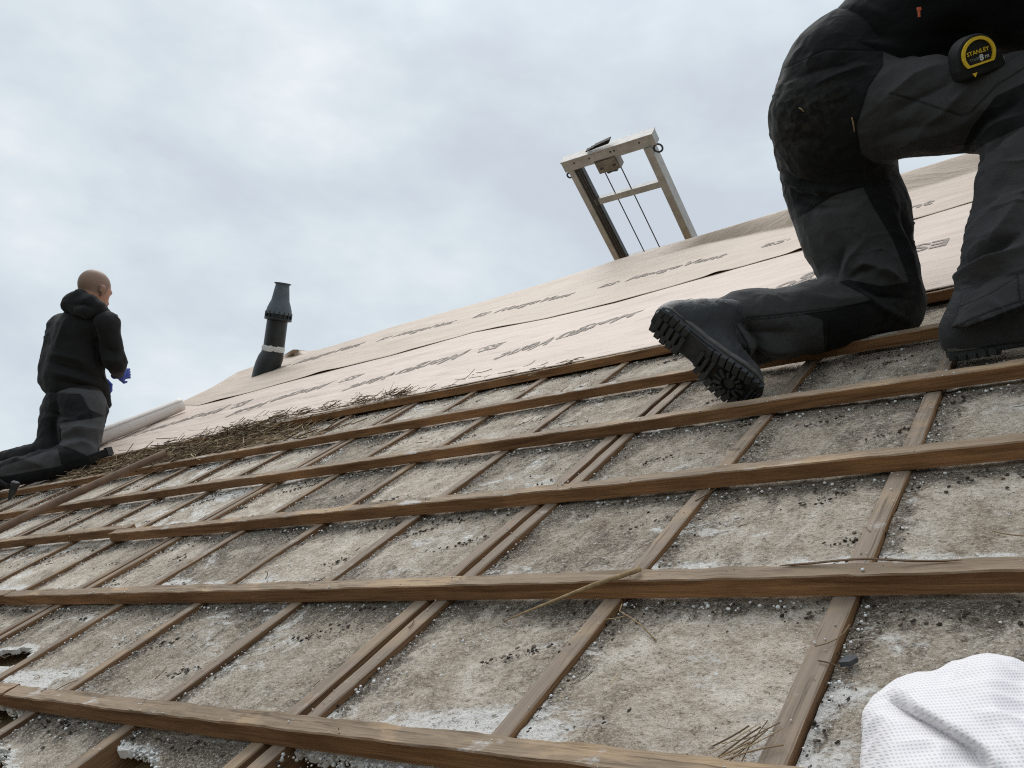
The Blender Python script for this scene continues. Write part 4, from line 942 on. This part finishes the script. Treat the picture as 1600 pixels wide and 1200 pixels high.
# ------------------------------------------------------------------ tape measure clipped on the trouser pocket
print('thigh under the tape', proj([on_trousers(1525, 112)])[2])
zt_ = proj([on_trousers(1525, 112)])[2][0] - 0.034; tcn = P(1530, 84, zt_); tX = C2R([0.93, -0.30, -0.10]); tN = C2R([0.02, 0.22, -0.97]); TX, TY, TN = frame(tN, tX)      # TX to the right along the writing, TN out of the face
if TY @ C2R([0, 1, 0]) > 0: TY = -TY
ms_ = zt_ / FPX * 0.9
tm_ = thing('tape_measure', tcn, 'black and yellow tape measure with round badge clipped on the trouser pocket', 'tape measure')
def dshape(r, cut_, n=40):                                # round with a flat base
    pts = []
    a0 = math.asin(cut_); 
    for k in range(n + 1):
        g = -a0 + (math.pi + 2 * a0) * k / n; pts.append((r * math.cos(g), r * math.sin(g)))
    return pts
mb = MB(); body = dshape(35 * ms_, 0.72) ; body = [(-31 * ms_, -37 * ms_), (40 * ms_, -37 * ms_), (46 * ms_, -26 * ms_), (40 * ms_, -10 * ms_)] + [(35 * ms_ * math.cos(g), 35 * ms_ * math.sin(g)) for g in np.linspace(0.05, math.pi, 24)] + [(-36 * ms_, -18 * ms_)]
mb.prism(tcn, TX, TY, TN, body, -0.048, -0.004); o = mb.build('case', BLACK, tm_); md = o.modifiers.new('b', 'BEVEL'); md.width = 0.006; md.segments = 3; md.limit_method = 'ANGLE'; md.angle_limit = R(30)
mb = MB(); ring_o = dshape(29.5 * ms_, 0.62); ring_i = dshape(24.0 * ms_, 0.62); k_ = len(ring_o); V = []
for (a, b_) in ((ring_o, -0.006), (ring_o, 0.0), (ring_i, 0.0), (ring_i, -0.004)): V += [tcn + TX * p_[0] + TY * p_[1] + TN * b_ for p_ in a]
F = [[r_ * k_ + i, r_ * k_ + (i + 1) % k_, (r_ + 1) * k_ + (i + 1) % k_, (r_ + 1) * k_ + i] for r_ in range(3) for i in range(k_)]
mb.add(V, F); mb.build('ring', YEL, tm_)
mb = MB(); mb.prism(tcn, TX, TY, TN, ring_i, -0.006, -0.0035); bd = mb.build('badge', BLACK, tm_)
mb = MB(); mb.prism(tcn, TX, TY, TN, [(-17 * ms_, -29 * ms_), (-8 * ms_, -29 * ms_), (-12.5 * ms_, -36 * ms_)], -0.006, -0.0025); mb.build('lock_button', YEL, tm_)
mb = MB(); mb.box(tcn + TX * 46 * ms_ - TY * 24 * ms_ - TN * 0.02, TY, TX, TN, 0.006, 0.0012, 0.008); mb.build('hook', ALU, tm_)
def put_text(body, size, x_, y_, mat, nm, bold=0.012):
    V, F = text_mesh(body, size, bold, 0); w_ = V[:, 0].max(); mb = MB(); mb.add([tcn + TX * (x_ + a) + TY * (y_ + b_) - TN * 0.0028 for a, b_ in V], F); mb.build(nm, mat, bd)
V, F = text_mesh('STANLEY', 1.0, 0.012, 0); fs = 40 * ms_ / V[:, 0].max(); put_text('STANLEY', fs, -20 * ms_, 1 * ms_, YEL, 'printed_lettering', 0.02)
put_text('TYLON', fs * 0.62, -17 * ms_, -9 * ms_, simple('grey_print', (0.3, 0.3, 0.33)), 'printed_lettering', 0.0)
put_text('8', fs * 1.5, 0.5 * ms_, -12 * ms_, WHT, 'printed_lettering', 0.03); put_text('m', fs * 1.1, 9.5 * ms_, -10.5 * ms_, WHT, 'printed_lettering', 0.0)

for (ax_, ay_, bx2, by2, lb_) in ((1248, 169, 1255, 175, 'tiny straw fragment stuck to the seat of the near workman\'s trousers'), (1330, 184, 1334, 206, 'tiny yellow moss twig stuck to the side seam of the near trousers')):
    a_, b_ = on_trousers(ax_, ay_), on_trousers(bx2, by2); mb = MB(); tw = C2R([0, 0, -0.003]); mb.tube([a_ + tw, (a_ + b_) / 2 + tw * 1.6, b_ + tw], [0.0014, 0.0016, 0.001], 6); tag(mb.build('straw_fragment', TWIG, None, a_), lb_, 'straw')

# ------------------------------------------------------------------ the far workman
kz = 4.48
fm = thing('person', on(120, 733, 0.0), 'shaven-headed workman in black hoodie and grey work trousers kneeling far off at the left verge', 'person')
fHL, fHR = P(92, 645, 4.72), P(136, 640, 4.58); fKL, fKR = P(82, 706, 4.60), P(124, 712, 4.46); fAL, fAR = P(-60, 742, 4.62), P(-30, 752, 4.44)
fPE = (fHL + fHR) / 2; fCH = P(128, 520, 4.68); fNK = P(146, 484, 4.70)
SPf = fCH - fPE; SPf /= np.linalg.norm(SPf); LATf = fHR - fHL; LATf /= np.linalg.norm(LATf)
XF, YF, ZF = frame(SPf, LATf)
q_ = 4.6 / FPX
ff = [([(60, 640), (90, 650), (140, 655)], 4, -0.010), ([(85, 660), (110, 655), (150, 640)], 4, 0.010), ([(90, 690), (120, 680), (155, 690)], 5, -0.012), ([(95, 680), (125, 668), (158, 672)], 4, 0.012), ([(95, 700), (130, 690), (150, 700)], 4, 0.010), ([(10, 715), (50, 722), (90, 735)], 5, 0.01), ([(0, 740), (40, 735), (80, 725)], 5, -0.01), ([(88, 615), (86, 650), (84, 690)], 5, -0.016)]
garment('trousers', [('c', (fHL, fKL, 29 * q_, 23 * q_), 0.05), ('c', (fHR, fKR, 31 * q_, 25 * q_), 0.05), ('c', (fKL, fAL, 22 * q_, 17 * q_), 0.03), ('c', (fKR, fAR, 24 * q_, 19 * q_), 0.03), ('e', (fPE + SPf * 0.03, XF, YF, ZF, (47 * q_, 40 * q_, 46 * q_)), 0.06)],
        0.0105, TROUS2, fm, ff, [[(62, 600), (168, 612), (165, 650), (140, 640), (126, 616), (70, 614), (60, 650)], [(88, 662), (140, 655), (165, 650), (160, 690), (145, 716), (110, 700), (92, 695)], [(0, 730), (90, 700), (96, 728), (0, 745)]], [([(70, 613), (126, 617), (140, 640), (142, 655)], 1.2)], 0.007, 8.0, None, None, 1)
SHf, SHfl = P(164, 508, 4.60), P(98, 512, 4.76); ELf = P(181, 566, 4.64); WRf = P(184, 582, 4.80); ELfl = P(84, 575, 4.86); WRfl = P(140, 590, 4.97)
hf = [([(75, 565), (110, 575), (160, 590)], 4, -0.012), ([(76, 580), (115, 590), (165, 605)], 4, 0.012), ([(75, 553), (115, 560), (150, 575)], 4, 0.010), ([(80, 592), (120, 600), (160, 610)], 3, -0.010), ([(108, 490), (98, 520), (88, 545)], 4, 0.010), ([(140, 490), (148, 530), (152, 565)], 4, -0.014), ([(160, 540), (175, 550), (188, 545)], 4, -0.01), ([(160, 560), (178, 566), (190, 562)], 4, 0.01)]
garment('hoodie', [('c', (P(114, 590, 4.66), fCH, 43 * q_, 40 * q_), 0.05), ('c', (P(98, 592, 4.72), P(112, 525, 4.74), 34 * q_, 30 * q_), 0.05), ('c', (P(150, 600, 4.72), P(158, 630, 4.76), 19 * q_, 15 * q_), 0.04), ('c', (SHf, SHfl, 21 * q_, 21 * q_), 0.05), ('c', (P(96, 530, 4.72), P(92, 580, 4.70), 20 * q_, 24 * q_), 0.05),
                    ('c', (fCH, fNK, 30 * q_, 17 * q_), 0.05), ('c', (SHf, ELf, 20 * q_, 16 * q_), 0.03), ('c', (ELf, WRf, 15 * q_, 11 * q_), 0.03), ('c', (SHfl, ELfl, 18 * q_, 15 * q_), 0.03), ('c', (ELfl, WRfl, 14 * q_, 11 * q_), 0.03)],
        0.0105, HOOD, fm, hf, [], [([(137, 492), (146, 530), (150, 570)], 1.4)], 0.006, 8.0, None, None, 1)
hk = [P(a, b, z_) for a, b, z_ in ((110, 482, 4.68), (113, 470, 4.62), (124, 464, 4.60), (140, 472, 4.57), (155, 482, 4.58), (166, 490, 4.66))]
garment('hood', [('c', (hk[i], hk[i + 1], 11 * q_ if i else 9 * q_, 11 * q_ if i < 4 else 7 * q_), 0.02) for i in range(5)] + [('c', (hk[1] + UPW * -0.03, hk[3] - UPW * 0.05, 13 * q_, 12 * q_), 0.04)], 0.009, HOOD, fm, [([(112, 478), (130, 474), (150, 482)], 3, -0.012)], [], [], 0.005, 10, None, None, 1)
hcf = P(147.5, 456, 4.70); V, F, hr, _ = head_mesh(fm, hcf, UPW * 0.95 + np.array([0.10, 0.05, 0]), C2R([0.42, 0.05, 1.0]), 0.93)
build('head', V, F, SKIN, fm, smooth=True, attrs={'panel': hr})
V, F = hand(fm, WRf + (WRf - ELf) * 0.25, P(199, 580, 4.84) - P(184, 582, 4.76), -LATf, GLOVE, 0.72, 1.0); build('glove', V, F, GLOVE, fm, smooth=True)
V, F = hand(fm, WRfl, WRfl - ELfl, -UPW, GLOVE, 1.0, 0.7); build('glove', V, F, GLOVE, fm, smooth=True)
for a in (fAL, fAR): boot(fm, a + np.array([-0.10, 0.0, 0.03]), (-0.15, -0.25, -1), (1, -0.1, 0.15), detail=False, shaft=0.15)

# ------------------------------------------------------------------ things lying on the roof
pa, pb_ = on(259, 708, 0.075), on(-70, 861, 0.045)
mb = MB(); pts = [pa + (pb_ - pa) * t + np.array([0, 0, 0.006 * math.sin(t * 3.1)]) for t in np.linspace(0, 1, 14)]; mb.tube(pts, [0.0145] * 14, 16)
o = mb.build('pole', POLEM, None, pa, True); tag(o, 'long brown wooden pole lying across the battens at the left', 'pole')
md = o.modifiers.new('es', 'EDGE_SPLIT'); md.split_angle = R(50)
hp = on(22, 771, 0.03); hz = proj([hp])[2][0]; hq = hz / FPX
hm = thing('hammer', hp, 'hammer with dark steel head lying beside the far workman\'s boots', 'hammer')
mb = MB(); hc_ = P(21, 764, hz - 0.02); hu = C2R([0.35, -0.93, 0]); hv = C2R([0.93, 0.35, 0]); mb.lathe(hc_ + hu * 10 * hq, hu, [(5.5 * hq, -6 * hq), (6.5 * hq, -4 * hq), (6.5 * hq, 1 * hq), (5 * hq, 2 * hq)], 16); mb.box(hc_, hu, hv, C2R([0, 0, 1]), 8 * hq, 4.5 * hq, 4 * hq, ch=0.003)
mb.prism(hc_ - hu * 6 * hq, -hu, hv, C2R([0, 0, 1]), [(0, -4 * hq), (11 * hq, -1 * hq), (12 * hq, 1.5 * hq), (0, 4 * hq)], -3 * hq, 3 * hq); mb.build('hammer_head', STEEL, hm)
mb = MB(); mb.tube([hc_ - hv * 2 * hq, hc_ - hv * 40 * hq - C2R([0, 6 * hq, 0]), hc_ - hv * 70 * hq - C2R([0, 8 * hq, 0])], [3.2 * hq, 3.6 * hq, 4.2 * hq], 10); mb.build('handle', BLACK, hm, smooth=True)
bq = on(156, 711, 0.06); bz2 = proj([bq])[2][0]; k_ = bz2 / FPX
mb = MB(); mb.box(bq, C2R([0.93, -0.30, -0.2]), C2R([0.3, 0.93, 0]), C2R([0, 0, 1]), 16 * k_, 6.0 * k_, 9 * k_, ch=0.004); mb.box(bq + C2R([14 * k_, -6 * k_, 0]), C2R([0.93, -0.30, -0.2]), C2R([0.3, 0.93, 0]), C2R([0, 0, 1]), 2.5 * k_, 6.4 * k_, 9.5 * k_)
tag(mb.build('block', BLACK, None, bq), 'black block lying on the membrane edge by the far workman\'s knee', 'block')

# white mesh bag close to the camera
def bag():
    K = [  # photo-matched ridge and hollow points of the crumpled cloth: (column, row, height above the rafter tops)
     [(1348, 1240, -0.008), (1351, 1160, -0.006), (1351, 1112, -0.004), (1374, 1085, -0.002), (1404, 1064, 0.0), (1470, 1046, 0.002), (1545, 1026, 0.004), (1612, 1040, 0.004), (1700, 1075, 0.002), (1800, 1150, -0.004)],
     [(1350, 1250, 0.010), (1353, 1165, 0.012), (1353, 1114, 0.014), (1376, 1087, 0.018), (1405, 1066, 0.022), (1472, 1049, 0.024), (1546, 1029, 0.030), (1612, 1044, 0.028), (1695, 1082, 0.024), (1780, 1160, 0.015)],
     [(1365, 1260, 0.030), (1370, 1170, 0.032), (1372, 1118, 0.030), (1392, 1100, 0.026), (1412, 1078, 0.040), (1474, 1066, 0.038), (1546, 1044, 0.050), (1608, 1064, 0.040), (1680, 1100, 0.046), (1760, 1180, 0.03)],
     [(1390, 1270, 0.046), (1395, 1180, 0.048), (1402, 1130, 0.044), (1425, 1118, 0.030), (1440, 1105, 0.056), (1485, 1095, 0.050), (1545, 1085, 0.058), (1600, 1090, 0.048), (1660, 1125, 0.060), (1740, 1200, 0.04)],
     [(1420, 1290, 0.050), (1430, 1200, 0.056), (1440, 1152, 0.052), (1468, 1142, 0.038), (1490, 1136, 0.062), (1520, 1128, 0.058), (1560, 1120, 0.062), (1610, 1130, 0.054), (1650, 1160, 0.062), (1720, 1230, 0.05)],
     [(1450, 1310, 0.052), (1468, 1230, 0.060), (1490, 1186, 0.056), (1520, 1176, 0.046), (1545, 1172, 0.064), (1570, 1168, 0.062), (1600, 1166, 0.066), (1630, 1175, 0.060), (1660, 1200, 0.062), (1710, 1260, 0.05)],
     [(1480, 1340, 0.050), (1500, 1290, 0.056), (1530, 1240, 0.054), (1560, 1225, 0.054), (1580, 1222, 0.060), (1600, 1220, 0.062), (1625, 1220, 0.062), (1650, 1230, 0.060), (1680, 1260, 0.056), (1710, 1300, 0.045)]]
    C = np.array([[on(*q) for q in row] for row in K])
    def up_(A, ax_, f):                                    # Catmull-Rom refinement along one direction
        n = A.shape[ax_]; A = np.moveaxis(A, ax_, 0); t = np.linspace(0, n - 1, (n - 1) * f + 1); i = np.clip(t.astype(int), 0, n - 2); u_ = (t - i)[:, None, None]
        p0, p1, p2, p3 = A[np.maximum(i - 1, 0)], A[i], A[i + 1], A[np.minimum(i + 2, n - 1)]
        lin = p1 + (p2 - p1) * u_; r = 0.5 * (2 * p1 + (p2 - p0) * u_ + (2 * p0 - 5 * p1 + 4 * p2 - p3) * u_ ** 2 + (3 * p1 - p0 - 3 * p2 + p3) * u_ ** 3); return np.moveaxis(0.55 * r + 0.45 * lin, 0, ax_)
    S_ = up_(up_(C, 0, 14), 1, 14); a, b = S_.shape[:2]; Q = S_.reshape(-1, 3)
    F = np.array([[i * b + j, i * b + j + 1, (i + 1) * b + j + 1, (i + 1) * b + j] for i in range(a - 1) for j in range(b - 1)])
    Nn = vnorm(Q, F); Nn = Nn if Nn[:, 2].mean() > 0 else -Nn
    Q = Q + Nn * (0.0022 * (1 - 2 * np.abs(vnoise(Q, 38, 5))) + 0.0014 * fbm(Q, 30, 2, 3))[:, None]
    M = Mat('white_mesh_cloth', 0.75, 0.2)
    v_ = M.n('ShaderNodeTexVoronoi'); v_.inputs['Scale'].default_value = 1.0; v_.inputs['Randomness'].default_value = 0.0; M.lk(M.n('ShaderNodeUVMap').outputs[0], v_.inputs['Vector'])
    hole = M.math('SUBTRACT', 1.0, M.step(v_.outputs['Distance'], 0.16, 0.38))
    M.col(M.mix(M.math('MULTIPLY', hole, 0.42), (0.74, 0.715, 0.725), (0.44, 0.41, 0.42))); M.bump(M.math('MULTIPLY', hole, -1.0), 0.0006, 0.5)
    o = build('cloth_bag', Q, F, M.m, None, C[3, 4], True)
    g0 = np.linalg.norm(np.diff(S_, axis=0), axis=2); g1 = np.linalg.norm(np.diff(S_, axis=1), axis=2)
    ii, jj = np.meshgrid(np.concatenate([[0], np.cumsum(g0.mean(1))]), np.concatenate([[0], np.cumsum(g1.mean(0))]), indexing='ij'); pu = np.array([0.9, 0.35, -0.25]); pv_ = np.array([-0.15, 0.62, 0.77]); uvv = np.stack([Q @ pu, Q @ pv_], 1) / 0.0027
    uv = o.data.uv_layers.new(name='UVMap'); li = np.zeros(len(o.data.loops), np.int32); o.data.loops.foreach_get('vertex_index', li); uv.data.foreach_set('uv', uvv[li].ravel().astype(np.float32))
    md = o.modifiers.new('thick', 'SOLIDIFY'); md.thickness = 0.001; md.offset = -1
    tag(o, 'crumpled white perforated cloth bag lying at the lower right corner', 'cloth bag')
bag()

# ------------------------------------------------------------------ loose stuff
def scatter_beads():
    mb_V = []; mb_F = []; T_ = []; b0 = 0
    iv, ifc = IC1; ifc = np.array(ifc)
    pos = []
    bays = [(a, b) for a, b in zip(srt[:-1], srt[1:]) if b - RW - a > 0.06 and b < 0.35]
    def addp(u, v, r): pos.append((u, v, r))
    for a, b in bays:
        nr = 230 if a > -2.2 else 150
        for _ in range(nr):                                # along the rafter's right-hand side
            v = random.uniform(0.3, 2.28); u = a + 0.004 + abs(random.gauss(0, 0.013)); addp(u, v, random.choice([0.0008, 0.001, 0.0014, 0.0021]))
        for k in range(0, 7):
            for _ in range(int(abs(random.gauss(16, 12)))):         # under the lower edge of each batten
                u = random.uniform(a, b - RW); v = vb(k) - abs(random.gauss(0.004, 0.016)); addp(u, v, random.choice([0.001, 0.0014, 0.002, 0.003]))
        for k in range(0, 6):                               # clusters and strays
            for _ in range(random.choice([0, 1, 1, 2])):
                cu, cv = random.uniform(a, b - RW), vb(k) + GG * random.uniform(0.15, 0.95)
                for _ in range(random.randint(5, 26)): addp(cu + random.gauss(0, 0.022), cv + random.gauss(0, 0.016), random.choice([0.0008, 0.0011, 0.0016, 0.0026]))
            for _ in range(16): addp(random.uniform(a, b - RW), vb(k) + GG * random.random(), random.choice([0.0008, 0.001, 0.0014, 0.002]))
        for _ in range(30): addp(a - random.random() * RW, random.uniform(0.3, 2.28), random.choice([0.001, 0.0014]))
    # crumbling edges of the broken boards
    for (u0, u1, f_) in ((-1.30, -1.10, lambda u: np.interp(u, [-1.31, -1.285, -1.22, -1.175, -1.135, -1.115, -1.10], [0.535, 0.531, 0.527, 0.524, 0.508, 0.49, 0.44])), (-0.925, -0.66, lambda u: np.interp(u, [-0.93, -0.86, -0.78, -0.63], [0.577, 0.565, 0.562, 0.56])), (-1.58, -1.30, lambda u: np.interp(u, [-1.58, -1.5, -1.43, -1.30], [0.475, 0.470, 0.455, 0.39]))):
        for _ in range(420):
            u = random.uniform(u0, u1); pos.append((u, float(f_(u)) - random.gauss(0.0, 0.004), -random.choice([0.0014, 0.002, 0.0026])))
    for (u, v, r) in pos:
        edge = r < 0; r = abs(r)
        n = random.uniform(-0.025, -0.008) if edge else -0.0075 + r * 0.6
        if not edge:
            if (v - G0) / GG % 1 < BW / GG: n = BT + r * 0.7
            elif any(x - RW < u < x for x in RAFTERS): n = r * 0.8
            elif -1.3 < u < -0.985 and v < 0.53: continue
        s = np.array([1, random.uniform(0.7, 1.2), random.uniform(0.7, 1.0)]) * r
        mb_V.append(iv * s + np.array([u, v, n])); mb_F.append(ifc + b0); b0 += len(iv); T_ += [random.random()] * len(iv)
    o = build('polystyrene_beads', np.concatenate(mb_V), np.concatenate(mb_F).tolist(), BEAD, None, (0, 0, 0), True, {'tone': T_}); tag(o, 'loose white polystyrene beads sprinkled along rafters and battens', 'debris', kind='stuff')
scatter_beads()
def scatter_crumbs():
    Vs = []; Fs = []; T_ = []; b0 = 0; iv, ifc = IC1; ifc = np.array(ifc)
    bays = [(a, b) for a, b in zip(srt[:-1], srt[1:]) if b - RW - a > 0.06 and b < 0.35]; pos = []
    for a, b in bays:
        for _ in range(420):
            v = random.uniform(0.3, 2.3); pos.append((a + 0.002 + abs(random.gauss(0, 0.012)), v, random.choice([0.0007, 0.001, 0.0015, 0.0022])))
        for k in range(0, 7):
            for _ in range(70): pos.append((random.uniform(a, b - RW), vb(k) - abs(random.gauss(0, 0.028)), random.choice([0.0006, 0.001, 0.0015, 0.0026])))
            for _ in range(random.choice([1, 2, 3])):
                cu, cv = random.uniform(a, b - RW), vb(k) + GG * random.uniform(0.12, 0.95)
                for _ in range(random.randint(10, 60)): w_ = random.gauss(0, 0.03); pos.append((cu + w_ + random.gauss(0, 0.006), cv + 0.4 * w_ + random.gauss(0, 0.006), random.choice([0.0006, 0.001, 0.0016, 0.0028])))
            for _ in range(40): pos.append((random.uniform(a, b - RW), vb(k) + GG * random.random(), random.choice([0.0005, 0.0007, 0.001])))
    for (u, v, r) in pos:
        n = -0.0078 + r * 0.35
        if (v - G0) / GG % 1 < BW / GG: 
            if r > 0.0013: continue
            n = BT + r * 0.4
        elif any(x - RW < u < x for x in RAFTERS):
            if r > 0.0012: continue
            n = r * 0.4
        elif -1.3 < u < -0.985 and v < 0.53: continue
        J = iv * (1 + 0.45 * rng.normal(size=(len(iv), 1)).clip(-1, 1)) * np.array([1, random.uniform(0.6, 1.6), 0.5]) * r
        Vs.append(J + np.array([u, v, n])); Fs.append(ifc + b0); b0 += len(iv); T_ += [random.random()] * len(iv)
    o = build('soil_crumbs', np.concatenate(Vs), np.concatenate(Fs).tolist(), CRUMB, None, (0, 0, 0), False, {'tone': T_}); tag(o, 'dark soil and moss crumbs gathered along battens and rafters', 'debris', kind='stuff')
scatter_crumbs()
def straw():
    mb = MB()
    def stalk(u, v, n, ang, ln, r, curve=0.2, lift_=0.0):
        d = np.array([math.cos(ang), math.sin(ang), lift_]); s = np.array([-math.sin(ang), math.cos(ang), random.uniform(-0.4, 0.6)]); c = np.array([u, v, n]); pts = []
        for t in np.linspace(-0.5, 0.5, 5):
            p_ = c + d * ln * t + s * ln * curve * (t * t); p_[2] = max(p_[2], 0.0 if v < 2.3 else 0.03); pts.append(p_)
        mb.tube(pts, r, 4, random.random() ** 1.2, False)
    for _ in range(2200):                                  # the nest remains between the two upper battens
        px = random.triangular(-60, 600, 240) if random.random() < 0.55 else random.gauss(random.choice([165, 205, 320, 345, 400]), 26)
        u_on = on(max(px, -60), float(np.interp(px, [-60, 150, 300, 400, 500, 600], [800, 740, 700, 668, 645, 625])), 0.03)
        v = random.gauss(2.12, 0.085)
        if random.random() < 0.35 * math.exp(-((px - 370) / 120) ** 2): v = random.gauss(2.27, 0.03)
        elif v > 2.28: v = 2.28 - random.random() * 0.14
        if v < 1.93: continue
        u = u_on[0] + random.gauss(0, 0.06)
        if u < verge(v) + 0.05: continue
        dens = math.exp(-((px - 230) / 190) ** 2)
        hgt = abs(random.gauss(0, 0.014)) * (0.25 + dens) + (0.028 if (v - G0) / GG % 1 < 0.1 else 0.0)
        stalk(u, v, hgt, random.gauss(0.35, 0.8), random.uniform(0.03, 0.16), random.uniform(0.0007, 0.0021), random.uniform(-0.6, 0.6), random.gauss(0, 0.25))
    for _ in range(260):                                   # dark tufts on the top batten
        px = random.choice([random.gauss(620, 16), random.gauss(560, 25), random.gauss(455, 40), random.uniform(380, 900)])
        q = on(px, float(np.interp(px, [380, 600, 1000], [662, 622, 548])), 0.03)
        stalk(q[0], q[1] + random.gauss(-0.01, 0.02), 0.03 + abs(random.gauss(0, 0.012)), random.gauss(0.05, 0.5), random.uniform(0.02, 0.07), random.uniform(0.0006, 0.0014), random.uniform(-0.9, 0.9), random.gauss(0.05, 0.2))
    for _ in range(260):                                   # strays
        u = random.uniform(-4.2, 0.1); v = random.uniform(0.4, 2.3); stalk(u, v, 0.002, random.uniform(0, 3.14), random.uniform(0.01, 0.05), random.uniform(0.0004, 0.0010), random.uniform(-0.5, 0.5))
    for _ in range(11): stalk(on(1168, 1160)[0] + random.gauss(0, 0.006), on(1168, 1160)[1] + random.gauss(0, 0.010), 0.002 + 0.004 * random.random(), random.gauss(1.0, 0.25), random.uniform(0.03, 0.10), random.uniform(0.0005, 0.001), random.uniform(-0.2, 0.2))
    o = mb.build('straw', STRAW, None, (0, 0, 0), True, 'tone'); tag(o, 'matted dry straw and nest remains strewn over the upper battens at the left', 'straw', kind='stuff')
straw()
def reed(pts, r, label, name='reed_stalk'):
    mb = MB(); n = len(pts); mb.tube(pts, list(np.array(r) if not np.isscalar(r) else [r] * n), 6); o = mb.build(name, TWIG, None, pts[0], True); tag(o, label, 'stalk', 'single dry stalks on the boards')
reed([on(1000, 889, BT + 0.006), on(985, 895, BT + 0.008), on(930, 913, BT + 0.007), on(870, 937, 0.014), on(820, 957, 0.0), on(785, 972, -0.006)], [0.004, 0.0036, 0.0032, 0.0022, 0.0016, 0.0006], 'long pale reed stalk leaning over the second batten from the bottom')
reed([on(972, 944, 0.004), on(968, 955, 0.002), on(985, 965, 0.001), on(1003, 978, -0.004), on(1024, 1000, -0.006)], 0.0009, 'thin curved stalk lying beside the middle rafter below the long reed')
reed([on(945, 968, -0.002), on(965, 966, 0.0), on(982, 961, 0.0)], 0.0008, 'short straight stalk touching the thin curved stalk')
reed([on(597, 632, 0.05), on(606, 618, 0.075), on(616, 596, 0.09)][::1], [0.0018, 0.0014, 0.0007], 'dark twig standing up from the topmost batten at its middle')
cq = on(1325, 1031, -0.002); mb = MB(); mb.prism(cq, (1, 0.3, 0.1), (-0.2, 1, 0.1), (0, 0, 1), [(-0.008, -0.003), (0.002, -0.005), (0.009, -0.001), (0.007, 0.004), (-0.001, 0.0055), (-0.006, 0.002)], -0.004, 0.0015)
tag(mb.build('slate_chip', SLATE, None, cq), 'small dark slate chip lying right of the rightmost rafter', 'chip')
print('objects', len(bpy.data.objects))
